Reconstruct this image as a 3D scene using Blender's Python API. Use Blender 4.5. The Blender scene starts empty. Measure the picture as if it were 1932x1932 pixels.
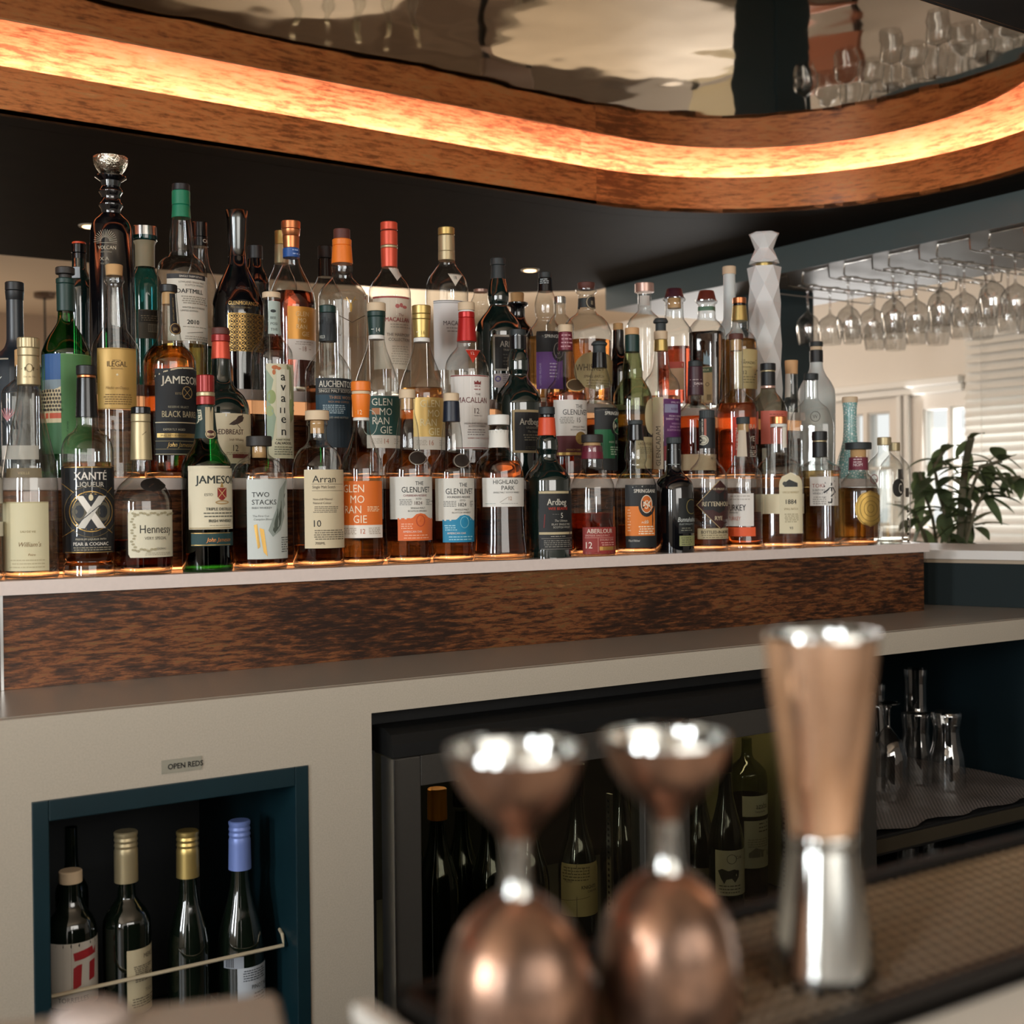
import bpy, bmesh, math, random
from mathutils import Vector, Matrix
from mathutils.geometry import tessellate_polygon
random.seed(7)
PI = math.pi
SC = bpy.context.scene
COL = SC.collection

# ------------------------------------------------------------------ camera
F = 2400.0
EYE = Vector((0, 0, 1.156))
yaw, pit, rol = math.radians(33.7), math.radians(0.5), math.radians(0.6)
FW = Vector((math.sin(yaw) * math.cos(pit), math.cos(yaw) * math.cos(pit), -math.sin(pit)))
R0 = Vector((math.cos(yaw), -math.sin(yaw), 0))
U0 = R0.cross(FW)
RT = R0 * math.cos(rol) - U0 * math.sin(rol)
UP = U0 * math.cos(rol) + R0 * math.sin(rol)
cd = bpy.data.cameras.new('camera'); cam = bpy.data.objects.new('camera', cd); COL.objects.link(cam)
M = Matrix((RT, UP, -FW)).transposed().to_4x4(); M.translation = EYE
cam.matrix_world = M
cd.sensor_width = 36; cd.lens = 36 * F / 1932; cd.clip_start = 0.02; cd.clip_end = 200
cd.dof.use_dof = True; cd.dof.focus_distance = 2.12; cd.dof.aperture_fstop = 6.2
cd.dof.aperture_blades = 0
SC.camera = cam

def ray(x, y): return FW + RT * ((x - 966) / F) - UP * ((y - 966) / F)
def atw(x, y, w):
    d = ray(x, y); return EYE + d * (w / d.y)
def atz(x, y, z):
    d = ray(x, y); return EYE + d * ((z - EYE.z) / d.z)
def proj(p):
    v = Vector(p) - EYE; d = v.dot(FW)
    return 966 + F * v.dot(RT) / d, 966 - F * v.dot(UP) / d, F / d

# ------------------------------------------------------------------ world, light, exposure
SC.view_settings.view_transform = 'Standard'; SC.view_settings.look = 'None'
SC.view_settings.exposure = 0.0; SC.view_settings.gamma = 1.0; SC.view_settings.use_curve_mapping = False
c = SC.cycles
c.max_bounces = 14; c.diffuse_bounces = 3; c.glossy_bounces = 4; c.transmission_bounces = 10; c.transparent_max_bounces = 32
c.caustics_reflective = False; c.caustics_refractive = False
c.use_denoising = True; c.use_adaptive_sampling = True; c.adaptive_threshold = 0.03
c.sample_clamp_indirect = 4.0; c.sample_clamp_direct = 0.0; c.blur_glossy = 0.5
try: c.denoiser = 'OPENIMAGEDENOISE'
except Exception: pass
wd = bpy.data.worlds.new('sky'); SC.world = wd; wd.use_nodes = True
bg = wd.node_tree.nodes['Background']; bg.inputs[0].default_value = (0.98, 0.97, 0.95, 1); bg.inputs[1].default_value = 1.1

def area(name, loc, look, sx, sy, power, col):
    l = bpy.data.lights.new(name, 'AREA'); l.shape = 'RECTANGLE'; l.size = sx; l.size_y = sy; l.energy = power; l.color = col
    o = bpy.data.objects.new(name, l); COL.objects.link(o); o.location = loc
    o.rotation_euler = (Vector(look) - Vector(loc)).to_track_quat('-Z', 'Y').to_euler(); return o
# daylight through the two windows of the left wall (camera's left) and the window in the wall behind the camera
DAY = (0.90, 0.96, 1.0)
for k, (wc, pw) in enumerate(((-1.15, 66), (0.35, 66))):
    area('window_daylight', (-3.12, wc, 1.6), (1, wc + 0.1, 1.35), 0.42, 1.3, pw, DAY)
area('front_window_daylight', (0.6, -2.05, 1.7), (0.9, 2, 1.1), 2.4, 1.2, 44, (1.0, 0.94, 0.86))
area('right_window_daylight', (6.35, 5.5, 1.4), (3, 4, 1.3), 3.0, 0.9, 80, (1.0, 0.98, 0.95))
area('dining_room_fill', (3.6, 7.4, 2.5), (6.0, 5.4, 1.0), 3.0, 1.2, 120, (1.0, 0.91, 0.80))  # unseen fill added under the ceiling to brighten the right wall

area('dining_back_fill', (0.8, 9.85, 1.5), (1.6, 6.5, 2.6), 2.4, 1.0, 34, (1.0, 0.84, 0.66))  # unseen fill, no window here, added to lighten the far left ceiling

# ------------------------------------------------------------------ materials
def lin(h):
    if not isinstance(h, str): return tuple(h)[:3]
    h = h.lstrip('#'); o = []
    for i in (0, 2, 4):
        v = int(h[i:i + 2], 16) / 255
        o.append(v / 12.92 if v <= 0.04045 else ((v + 0.055) / 1.055) ** 2.4)
    return tuple(o)
MATS = {}
def newmat(name):
    m = bpy.data.materials.new(name); m.use_nodes = True; nt = m.node_tree
    for n in list(nt.nodes):
        if n.type != 'OUTPUT_MATERIAL': nt.nodes.remove(n)
    return m, nt, nt.nodes['Material Output']
def pbr(name, col, rough=0.5, metal=0.0, coat=0.0, spec=0.5, noise=None, bump=None, emit=None):
    if name in MATS: return MATS[name]
    m, nt, out = newmat(name); b = nt.nodes.new('ShaderNodeBsdfPrincipled')
    c_ = lin(col); b.inputs['Base Color'].default_value = (*c_, 1); b.inputs['Roughness'].default_value = rough
    b.inputs['Metallic'].default_value = metal; b.inputs['Coat Weight'].default_value = coat
    b.inputs['Specular IOR Level'].default_value = spec
    tc = nt.nodes.new('ShaderNodeTexCoord')
    if noise:   # (scale, amount)
        n = nt.nodes.new('ShaderNodeTexNoise'); n.inputs['Scale'].default_value = noise[0]; n.inputs['Detail'].default_value = 4
        nt.links.new(tc.outputs['Object'], n.inputs['Vector'])
        r = nt.nodes.new('ShaderNodeMixRGB'); r.inputs[1].default_value = (*[v * (1 - noise[1]) for v in c_], 1)
        r.inputs[2].default_value = (*[min(1, v * (1 + noise[1])) for v in c_], 1)
        nt.links.new(n.outputs['Fac'], r.inputs[0]); nt.links.new(r.outputs[0], b.inputs['Base Color'])
    if bump:    # (scale, strength, distance)
        n = nt.nodes.new('ShaderNodeTexNoise'); n.inputs['Scale'].default_value = bump[0]
        nt.links.new(tc.outputs['Object'], n.inputs['Vector'])
        bp = nt.nodes.new('ShaderNodeBump'); bp.inputs['Strength'].default_value = bump[1]; bp.inputs['Distance'].default_value = bump[2]
        nt.links.new(n.outputs['Fac'], bp.inputs['Height']); nt.links.new(bp.outputs[0], b.inputs['Normal'])
    if emit:
        b.inputs['Emission Color'].default_value = (*lin(emit[0]), 1); b.inputs['Emission Strength'].default_value = emit[1]
    nt.links.new(b.outputs[0], out.inputs[0]); MATS[name] = m; return m
def thin(name, cen, edge, refl=1.0, rough=0.03, power=2.5):
    """wall of thin glass: tinted see-through, darker where seen edge-on, with a fresnel reflection"""
    if name in MATS: return MATS[name]
    m, nt, out = newmat(name); N = nt.nodes.new; L = nt.links.new
    lw = N('ShaderNodeLayerWeight'); lw.inputs[0].default_value = 0.5
    pw = N('ShaderNodeMath'); pw.operation = 'POWER'; pw.inputs[1].default_value = power; L(lw.outputs['Facing'], pw.inputs[0])
    mx = N('ShaderNodeMixRGB'); mx.inputs[1].default_value = (*lin(cen), 1); mx.inputs[2].default_value = (*lin(edge), 1); L(pw.outputs[0], mx.inputs[0])
    tr = N('ShaderNodeBsdfTransparent'); L(mx.outputs[0], tr.inputs[0])
    gl = N('ShaderNodeBsdfGlossy'); gl.inputs['Roughness'].default_value = rough
    f5 = N('ShaderNodeMath'); f5.operation = 'POWER'; f5.inputs[1].default_value = 4.0; L(lw.outputs['Facing'], f5.inputs[0])
    ml = N('ShaderNodeMath'); ml.operation = 'MULTIPLY_ADD'; ml.inputs[1].default_value = 0.80; ml.inputs[2].default_value = 0.045 * refl; ml.use_clamp = True; L(f5.outputs[0], ml.inputs[0])
    ms = N('ShaderNodeMixShader'); L(ml.outputs[0], ms.inputs[0]); L(tr.outputs[0], ms.inputs[1]); L(gl.outputs[0], ms.inputs[2])
    L(ms.outputs[0], out.inputs[0]); MATS[name] = m; return m
def liquid(name, col, clear=0.35):
    if name in MATS: return MATS[name]
    m, nt, out = newmat(name); N = nt.nodes.new; L = nt.links.new
    c_ = tuple(v ** 0.38 for v in lin(col))
    rf = N('ShaderNodeBsdfRefraction'); rf.inputs['Color'].default_value = (*c_, 1); rf.inputs['IOR'].default_value = 1.30; rf.inputs['Roughness'].default_value = 0.0
    tr = N('ShaderNodeBsdfTransparent'); tr.inputs[0].default_value = (*c_, 1)
    ms = N('ShaderNodeMixShader'); ms.inputs[0].default_value = clear; L(rf.outputs[0], ms.inputs[1]); L(tr.outputs[0], ms.inputs[2])
    L(ms.outputs[0], out.inputs[0]); MATS[name] = m; return m
def emis(name, col, st):
    if name in MATS: return MATS[name]
    m, nt, out = newmat(name); e = nt.nodes.new('ShaderNodeEmission'); e.inputs[0].default_value = (*lin(col), 1); e.inputs[1].default_value = st
    nt.links.new(e.outputs[0], out.inputs[0]); MATS[name] = m; return m

G = {
 'clear': thin('clear_glass', (0.93, 0.94, 0.93), (0.14, 0.12, 0.10), 1.6, power=4),
 'stem': thin('stemware_glass', (0.96, 0.96, 0.95), (0.80, 0.79, 0.77), 6.0, power=3),
 'green': thin('green_glass', (0.10, 0.42, 0.16), (0.0, 0.04, 0.02), 1.6, power=2.0),
 'olive': thin('olive_glass', (0.50, 0.55, 0.38), (0.06, 0.07, 0.03), 1.6, power=2.5),
 'teal': thin('teal_glass', (0.16, 0.46, 0.48), (0.01, 0.07, 0.09), 1.6, power=2.0),
 'smoke': thin('smoky_glass', (0.62, 0.60, 0.52), (0.06, 0.06, 0.05), 1.6, power=2.5),
 'dark': pbr('dark_green_glass', (0.004, 0.012, 0.010), 0.06, spec=0.8, coat=1.0),
 'black': pbr('black_glass', (0.003, 0.003, 0.004), 0.08, spec=0.7, coat=0.6),
 'matte': pbr('matte_black_glass', (0.012, 0.018, 0.024), 0.35, spec=0.6),
 'wine': pbr('wine_bottle_glass', (0.004, 0.007, 0.004), 0.08, spec=0.8, coat=0.6),
 'frost': pbr('frosted_glass', (0.62, 0.66, 0.64), 0.45, spec=0.5),
 'ceramic': pbr('white_ceramic', (0.78, 0.78, 0.76), 0.35, spec=0.4),
}
def heel():
    if 'heel' in MATS: return MATS['heel']
    m, nt, out = newmat('thick_glass_base'); N = nt.nodes.new; L = nt.links.new
    g = N('ShaderNodeBsdfGlass'); g.inputs['Color'].default_value = (0.93, 0.93, 0.9, 1); g.inputs['IOR'].default_value = 1.45; g.inputs['Roughness'].default_value = 0.0
    tr = N('ShaderNodeBsdfTransparent'); tr.inputs[0].default_value = (0.9, 0.88, 0.84, 1)
    ms = N('ShaderNodeMixShader'); ms.inputs[0].default_value = 0.3; L(g.outputs[0], ms.inputs[1]); L(tr.outputs[0], ms.inputs[2]); L(ms.outputs[0], out.inputs[0])
    MATS['heel'] = m; return m
CAPS = {
 'black': ('#17181a', 0.45, 0), 'gloss': ('#0c0c0e', 0.2, 0), 'gold': ('#c2a868', 0.38, 0.8), 'pgold': ('#b7a783', 0.42, 0.6), 'copper': ('#c87e52', 0.3, 0.85),
 'silver': ('#c9c9c6', 0.2, 1), 'chrome': ('#5a5c5c', 0.18, 1), 'wood': ('#d8bf9e', 0.65, 0), 'tan': ('#cfa070', 0.7, 0), 'brown': ('#5a3026', 0.6, 0),
 'dkwood': ('#2b2622', 0.55, 0), 'redwood': ('#5e2418', 0.45, 0), 'cork': ('#c49a68', 0.85, 0), 'white': ('#e6e3dc', 0.5, 0), 'red': ('#b5221f', 0.3, 0.3),
 'dred': ('#8f2420', 0.35, 0.3), 'orange': ('#ee7d24', 0.45, 0), 'vermil': ('#d84b22', 0.45, 0), 'green': ('#0a7350', 0.5, 0), 'dgreen': ('#10322c', 0.45, 0),
 'navy': ('#121b2c', 0.4, 0), 'blue': ('#1d4f94', 0.45, 0), 'maroon': ('#6d1e30', 0.4, 0.1), 'plum': ('#3e1a24', 0.45, 0), 'grey': ('#343a3b', 0.6, 0),
 'pink': ('#c9a79a', 0.3, 0.6), 'lilac': ('#6f82bd', 0.4, 0.2), 'amber': ('#c47a24', 0.3, 0.6), 'tealc': ('#2c7f86', 0.3, 0), 'coral': ('#d4533a', 0.35, 0.3), 'slate': ('#262c2d', 0.55, 0),
}
def capm(k):
    c_, r, mt = CAPS[k]; return pbr('cap_' + k, c_, r, mt)
def paint(h, rough=0.6): return pbr('print_' + h.lstrip('#'), h, rough)
def foilp(h): return pbr('foil_print_' + h.lstrip('#'), h, 0.35, 0.6)

# ------------------------------------------------------------------ mesh helpers
def link(name, me, m, parent=None):
    o = bpy.data.objects.new(name, me); COL.objects.link(o)
    if m is not None:
        for k in (m if isinstance(m, (list, tuple)) else [m]): me.materials.append(k)
    if parent is not None: o.parent = parent
    return o
def obj(name, bm, m, parent=None, smooth=None):
    me = bpy.data.meshes.new(name); bm.to_mesh(me); bm.free()
    if smooth is not None:
        me.polygons.foreach_set('use_smooth', [True] * len(me.polygons)); me.set_sharp_from_angle(angle=math.radians(smooth))
    return link(name, me, m, parent)
def tag(o, label, cat, group=None, kind=None):
    o['label'] = label; o['category'] = cat
    if group: o['group'] = group
    if kind: o['kind'] = kind
    return o
def thing(name, label, cat, loc=(0, 0, 0), group=None):
    o = bpy.data.objects.new(name, None); COL.objects.link(o); o.location = loc; o.empty_display_size = 0.05
    return tag(o, label, cat, group)
def struct(name, bm, m, parent=None, smooth=None):
    o = obj(name, bm, m, parent, smooth); o['kind'] = 'structure'; return o
def box(bm, x0, x1, y0, y1, z0, z1, bev=0.0, mi=0):
    vs = [bm.verts.new((x, y, z)) for x in (x0, x1) for y in (y0, y1) for z in (z0, z1)]
    fs = [bm.faces.new([vs[i] for i in q]) for q in ((0, 1, 3, 2), (4, 6, 7, 5), (0, 4, 5, 1), (2, 3, 7, 6), (0, 2, 6, 4), (1, 5, 7, 3))]
    for f in fs: f.material_index = mi
    if bev:
        es = list({e for f in fs for e in f.edges}); bmesh.ops.bevel(bm, geom=es, offset=bev, segments=2, affect='EDGES', profile=0.5)
def bxo(name, b, m, parent=None, bev=0.0, st=False):
    bm = bmesh.new(); box(bm, *b, bev); o = obj(name, bm, m, parent)
    if st: o['kind'] = 'structure'
    return o
def chaikin(p, n=2):
    for _ in range(n):
        q = [p[0]]
        for a, b in zip(p[:-1], p[1:]):
            q.append((a[0] * .75 + b[0] * .25, a[1] * .75 + b[1] * .25)); q.append((a[0] * .25 + b[0] * .75, a[1] * .25 + b[1] * .75))
        q.append(p[-1]); p = q
    return p
def pchip(p, n=5):
    """smooth (z, r) profile through every given point, without overshoot"""
    m = len(p)
    if m < 3: return p
    h = [p[i + 1][0] - p[i][0] for i in range(m - 1)]; d = [(p[i + 1][1] - p[i][1]) / (h[i] or 1e-9) for i in range(m - 1)]; t = [d[0]]
    for i in range(1, m - 1):
        if d[i - 1] * d[i] <= 0: t.append(0.0)
        else:
            w1, w2 = 2 * h[i] + h[i - 1], h[i] + 2 * h[i - 1]; t.append((w1 + w2) / (w1 / d[i - 1] + w2 / d[i]))
    t.append(d[-1]); out = []
    for i in range(m - 1):
        k = n if abs(p[i + 1][1] - p[i][1]) > 1e-4 else 1
        for j in range(k):
            s = j / k; a = 2 * s ** 3 - 3 * s ** 2 + 1; b = s ** 3 - 2 * s ** 2 + s; c_ = -2 * s ** 3 + 3 * s ** 2; e = s ** 3 - s ** 2
            out.append((p[i][0] + h[i] * s, a * p[i][1] + b * h[i] * t[i] + c_ * p[i + 1][1] + e * h[i] * t[i + 1]))
    return out + [p[-1]]
def circ(n=32): return [(math.cos(2 * PI * i / n), math.sin(2 * PI * i / n)) for i in range(n)]
def lathe(bm, prof, sec=None, cap0=True, cap1=True, mi=0, off=(0, 0, 0), twist=None):
    """prof: (z, r) list; sec: closed unit section"""
    sec = sec or circ(28); rings = []
    for k, (z, r) in enumerate(prof):
        rings.append([bm.verts.new((off[0] + r * a, off[1] + r * b, off[2] + z)) for a, b in sec])
    n = len(sec); up = prof[-1][0] > prof[0][0]
    def face(v):
        try: f = bm.faces.new(v if up else v[::-1]); f.material_index = mi
        except ValueError: pass
    for A, B_ in zip(rings[:-1], rings[1:]):
        for i in range(n): face([A[i], A[(i + 1) % n], B_[(i + 1) % n], B_[i]])
    if cap0: face(rings[0][::-1])
    if cap1: face(rings[-1])
def tube(bm, pts, r, n=8, closed=False):
    pts = [Vector(p) for p in pts]; rings = []
    for i, p in enumerate(pts):
        a = pts[i - 1] if i > 0 else p; b = pts[i + 1] if i < len(pts) - 1 else p
        t = (b - a).normalized(); x = t.orthogonal().normalized()
        if rings:
            x = (last - t * last.dot(t)).normalized()
        last = x; y = t.cross(x)
        rings.append([bm.verts.new(p + (x * math.cos(2 * PI * k / n) + y * math.sin(2 * PI * k / n)) * r) for k in range(n)])
    for A, B_ in zip(rings[:-1], rings[1:]):
        for i in range(n): bm.faces.new([A[i], A[(i + 1) % n], B_[(i + 1) % n], B_[i]])
    bm.faces.new(rings[0][::-1]); bm.faces.new(rings[-1])
_tc = {}
def textmesh(s, shear=0.0, bold=0.0):
    """letters of the built-in font as 2-D outline fill, capital height 1, starting at x = 0"""
    key = (s, shear, bold)
    if key in _tc: return _tc[key]
    cu = bpy.data.curves.new('t', 'FONT'); cu.body = s; cu.size = 1.0; cu.resolution_u = 2; cu.shear = shear; cu.offset = bold
    o = bpy.data.objects.new('t', cu); COL.objects.link(o); dg = bpy.context.evaluated_depsgraph_get()
    me = bpy.data.meshes.new_from_object(o.evaluated_get(dg)); k = 1 / 0.73
    vs = [(v.co.x * k, v.co.y * k) for v in me.vertices]; fs = [tuple(p.vertices) for p in me.polygons]
    x0 = min(v[0] for v in vs) if vs else 0; vs = [(a - x0, b) for a, b in vs]
    bpy.data.objects.remove(o); bpy.data.curves.remove(cu); bpy.data.meshes.remove(me)
    _tc[key] = (vs, fs, max([v[0] for v in vs] or [0])); return _tc[key]

# ------------------------------------------------------------------ bottles
def section(p=2.0, dep=1.0, n=48):
    out = []
    for i in range(n):
        t = 2 * PI * i / n; a, b = math.cos(t), math.sin(t)
        out.append((math.copysign(abs(a) ** (2 / p), a), dep * math.copysign(abs(b) ** (2 / p), b)))
    return out
class Bot:
    def __init__(s, x, w, zb, name, label, cat, prof, group=None, sq=2.0, dep=1.0, rot=0.0, sides=None):
        yt = prof[0][0]; u = 1.0; yb = 900
        ym = (yt + min(yt + 330, 1932)) / 2
        for _ in range(4):
            p = atw(x, ym, w); u = p.x; yb = proj((u, w, zb))[1]; ym = (yt + yb) / 2
        s.c = Vector((u, w, zb)); s.s = F / (Vector((u, w, EYE.z)) - EYE).dot(FW); s.x = x; s.yb = yb
        d = Vector((u, w, 0)); d.normalize(); s.ef = -d; s.er = Vector((d.y, -d.x, 0))   # towards camera, image right
        ang = math.radians(rot); ax = s.er * math.cos(ang) + s.ef * math.sin(ang); ay = -(s.ef * math.cos(ang) - s.er * math.sin(ang))
        if sides: sec = [(math.cos(2 * PI * i / sides), math.sin(2 * PI * i / sides)) for i in range(sides)]
        else: sec = section(sq, dep, 40 if sq == 2 else 56)
        s.sec = [((ax * a + ay * b).x, (ax * a + ay * b).y) for a, b in sec]
        # arc-length table of the side facing the camera
        q = [Vector((a, b, 0)).dot(s.er) for a, b in s.sec]; n = len(q); i0 = q.index(min(q)); i1 = q.index(max(q))
        s.qmax = max(q); path = None
        for st in (1, -1):
            idx = [i0]; 
            while idx[-1] != i1: idx.append((idx[-1] + st) % n)
            m = idx[len(idx) // 2]
            if Vector((*s.sec[m], 0)).dot(s.ef) > 0: path = idx; step = st
        full = [(path[0] - step * k) % n for k in range(n // 4, 0, -1)] + path + [(path[-1] + step * k) % n for k in range(1, n // 4 + 1)]
        s.pp = [Vector((*s.sec[i], 0)) for i in full]; s.L = [0.0]
        for a, b in zip(s.pp[:-1], s.pp[1:]): s.L.append(s.L[-1] + (b - a).length)
        s.j0 = n // 4; s.j1 = n // 4 + len(path) - 1
        pr = [(s.z(y) if y is not None else 0.0, hw / s.s) for y, hw in prof]; s.raw = pr
        s.pr = pchip(pr, 5); s.root = thing(name, label, cat, s.c, group); s.label = label
    def z(s, y):  # photo row -> height above the bottle's base
        d = ray(s.x, y); t = Vector((s.c.x, s.c.y, 0)).length / Vector((d.x, d.y, 0)).length
        return EYE.z + d.z * t - s.c.z
    def r(s, z):
        P = s.pr
        if z >= P[0][0]: return P[0][1]
        for a, b in zip(P[:-1], P[1:]):
            if a[0] >= z >= b[0]:
                t = (a[0] - z) / max(1e-9, a[0] - b[0]); return a[1] * (1 - t) + b[1] * t
        return P[-1][1]
    def arc(s, x, z, off=0.0):   # photo column -> unit arc position
        q = (x - s.x) / s.s / (s.r(z) + off)
        if q >= s.qmax * .995: return s.L[s.j1] + min(0.6, (q - s.qmax)) + 0.25
        if q <= -s.qmax * .995: return s.L[s.j0] - min(0.6, (-q - s.qmax)) - 0.25
        for j in range(s.j0, s.j1):
            a = s.pp[j].dot(s.er); b = s.pp[j + 1].dot(s.er)
            if a <= q <= b: return s.L[j] + (s.L[j + 1] - s.L[j]) * (q - a) / max(1e-9, b - a)
        return s.L[(s.j0 + s.j1) // 2]
    def pt(s, a, z, off):
        a = max(0, min(s.L[-1], a)); L = s.L
        lo, hi = 0, len(L) - 1
        while hi - lo > 1:
            m = (lo + hi) // 2
            if L[m] <= a: lo = m
            else: hi = m
        t = (a - L[lo]) / max(1e-9, L[hi] - L[lo]); p = s.pp[lo].lerp(s.pp[hi], t)
        r = s.r(z); o = off / max(0.4, p.length)
        return (p.x * (r + o), p.y * (r + o), z)
    # parts
    def glass(s, kind='clear', base=True):
        bm = bmesh.new(); m = G[kind]; opaque = kind in ('dark', 'black', 'matte', 'wine', 'frost', 'ceramic')
        lathe(bm, s.pr, s.sec, cap0=opaque, cap1=True)
        ms = [m]
        if not opaque and base:
            h = min(0.009, s.pr[0][0] * .05); r0 = s.r(0.004) - 0.0012
            lathe(bm, [(h, r0 * .93), (h, r0 * .98), (h * .5, r0), (0.0012, r0 * .97)], s.sec, True, True, mi=1); ms.append(heel())
        obj('glass_body', bm, ms, s.root, 40); return s
    def liq(s, y, col, clear=0.35, z0=0.0105):
        zt = s.z(y); t = 0.0028; zs = [zt] + [p[0] for p in s.pr if z0 + .002 < p[0] < zt - .001] + [z0 + .0015, z0]
        pr = [(z, max(0.002, s.r(z) - t)) for z in zs]; pr[-1] = (z0, pr[-1][1] * .95)
        bm = bmesh.new(); lathe(bm, pr, s.sec, True, True); obj('liquid', bm, liquid('spirit_' + col.lstrip('#'), col, clear), s.root, 40); return s
    def top(s, name, y0, y1, h0, h1=None, mat='black', ribs=0, plab=None, hole=False):
        h1 = h1 or h0; a, b = s.z(y0), s.z(y1); r0, r1 = h0 / s.s, h1 / s.s; e = min(0.0012, (a - b) * .25)
        sec = circ(28)
        if ribs: sec = [((1 - (0.035 if i % 2 else 0)) * math.cos(2 * PI * i / ribs), (1 - (0.035 if i % 2 else 0)) * math.sin(2 * PI * i / ribs)) for i in range(ribs)]
        bm = bmesh.new(); lathe(bm, [(a, r0 - e), (a - e, r0), (b + e * .5, r1), (b, r1 - e * .4)], sec); o = obj(name, bm, capm(mat), s.root, 35)
        if plab: o['label'] = plab
        return o
    def shape(s, name, pts, mat, plab=None):   # pts: (y, hw)
        bm = bmesh.new(); lathe(bm, [(s.z(y), h / s.s) for y, h in pts], circ(28)); o = obj(name, bm, capm(mat) if isinstance(mat, str) else mat, s.root, 35)
        if plab: o['label'] = plab
        return o
    def lab(s, x0, x1, y0, y1, col, items=(), shape='r', name='label', off=0.0004, m=None, plab=None):
        z0, z1 = s.z(y1), s.z(y0); nv = max(2, int((z1 - z0) / 0.006)) if shape == 'r' else 14
        zm = (z0 + z1) / 2; bm = bmesh.new(); rows = []; nu = 12
        for k in range(nv + 1):
            v = k / nv; z = z0 + (z1 - z0) * v; hw = 1.0
            if shape == 'o': hw = math.sqrt(max(0.0, 1 - (2 * v - 1) ** 2))
            elif shape == 'tri': hw = v
            elif shape == 'dia': hw = 1 - abs(2 * v - 1)
            elif shape == 'arch': hw = 1 if v < .8 else math.sqrt(max(0, 1 - ((v - .8) / .2) ** 2))
            elif shape == 'rr': hw = 1 if .12 < v < .88 else 0.93 + .07 * math.sqrt(max(0, 1 - (abs(v - .5) - .38) ** 2 / .0144))
            xm, xh = (x0 + x1) / 2, (x1 - x0) / 2 * max(hw, 0.01)
            zz = z if shape not in ('r',) else zm
            if shape == 'r': a0, a1 = s.arc(x0, zm), s.arc(x1, zm)
            else: a0, a1 = s.arc(xm - xh, z), s.arc(xm + xh, z)
            rows.append([bm.verts.new(s.pt(a0 + (a1 - a0) * i / nu, z, off)) for i in range(nu + 1)])
        for A, B_ in zip(rows[:-1], rows[1:]):
            for i in range(nu): bm.faces.new([A[i], A[i + 1], B_[i + 1], B_[i]])
        o = obj(name, bm, m or paint(col), s.root, 60)
        if plab: o['label'] = plab
        if items: s.items(items, o, off + 0.0003)
        return s
    def items(s, items, parent, off=0.0007, name='lettering'):
        bm = bmesh.new(); mats = []; lay = 0
        def mi(h):
            m = foilp(h[1:]) if h[0] == '*' else paint(h)
            if m not in mats: mats.append(m)
            return mats.index(m)
        for it in items:
            k = it[0]; o2 = off + lay * 0.00004; lay += 1
            if k in ('t', 'tc', 'tv'):      # text: left/centre x, baseline y, cap height, string, colour, x-scale, opts
                _, x, y, h, st, col = it[:6]; xs = it[6] if len(it) > 6 else 1.0; op = it[7] if len(it) > 7 else ''
                vs, fs, wdt = textmesh(st, 0.3 if 'i' in op else 0.0, 0.0); hm = h / s.s; idx = mi(col)
                if 'b' in op:   # heavier strokes: the same letters once more, a hair to the side
                    nv_ = len(vs); vs = vs + [(a_ + .045, b_) for a_, b_ in vs]; fs = fs + [tuple(i + nv_ for i in f) for f in fs]
                z = s.z(y); R = s.r(z); a = s.arc(x, z); V = []
                for vx, vy in vs:
                    if k == 'tv': ax, zz = a - vy * hm * xs / R, z + vx * hm
                    else: ax, zz = a + (vx - (wdt / 2 if k == 'tc' else 0)) * hm * xs / R, z + vy * hm
                    V.append(bm.verts.new(s.pt(ax, zz, o2)) if 0 < ax < s.L[-1] else None)
                for f in fs:
                    if all(V[i] is not None for i in f):
                        try: bm.faces.new([V[i] for i in f]).material_index = idx
                        except ValueError: pass
            elif k == 'lines':  # rows of fine print as thin broken rules: x0,x1,y0,y1,n,col
                _, x0, x1, y0, y1, n, col = it; idx = mi(col); rnd = random.Random(int(x0 * 7 + y0))
                for j in range(n):
                    y = y0 + (y1 - y0) * j / max(1, n - 1); z = s.z(y); hz = 0.35 * min(3.0, (y1 - y0) / max(1, n)) / s.s
                    x = x0 + rnd.uniform(0, (x1 - x0) * .08)
                    while x < x1 - 2:
                        l = rnd.uniform(2, 7); xe = min(x1, x + l); a0, a1 = s.arc(x, z), s.arc(xe, z)
                        q = [s.pt(a0, z - hz, o2), s.pt(a1, z - hz, o2), s.pt(a1, z + hz, o2), s.pt(a0, z + hz, o2)]
                        bm.faces.new([bm.verts.new(p) for p in q]).material_index = idx; x = xe + 1.2
            else:
                if k == 'p': _, pts, col = it; polys = [pts]
                elif k == 'r': _, x0, x1, y0, y1, col = it; n = max(1, int(abs(x1 - x0) / 6)); polys = [[(x0 + (x1 - x0) * j / n, y1), (x0 + (x1 - x0) * (j + 1) / n, y1), (x0 + (x1 - x0) * (j + 1) / n, y0), (x0 + (x1 - x0) * j / n, y0)] for j in range(n)]
                elif k == 'd': _, cx, cy, rx, ry, col = it; polys = [[(cx, cy), (cx + rx * math.cos(t * PI / 10), cy + ry * math.sin(t * PI / 10)), (cx + rx * math.cos((t + 1) * PI / 10), cy + ry * math.sin((t + 1) * PI / 10))] for t in range(20)]
                elif k == 'o':
                    _, cx, cy, rx, ry, th, col = it; polys = []
                    for t in range(24):
                        a, b = t * PI / 12, (t + 1) * PI / 12
                        polys.append([(cx + rx * math.cos(a), cy + ry * math.sin(a)), (cx + rx * math.cos(b), cy + ry * math.sin(b)), (cx + (rx - th) * math.cos(b), cy + (ry - th) * math.sin(b)), (cx + (rx - th) * math.cos(a), cy + (ry - th) * math.sin(a))])
                elif k == 'l':
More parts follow.
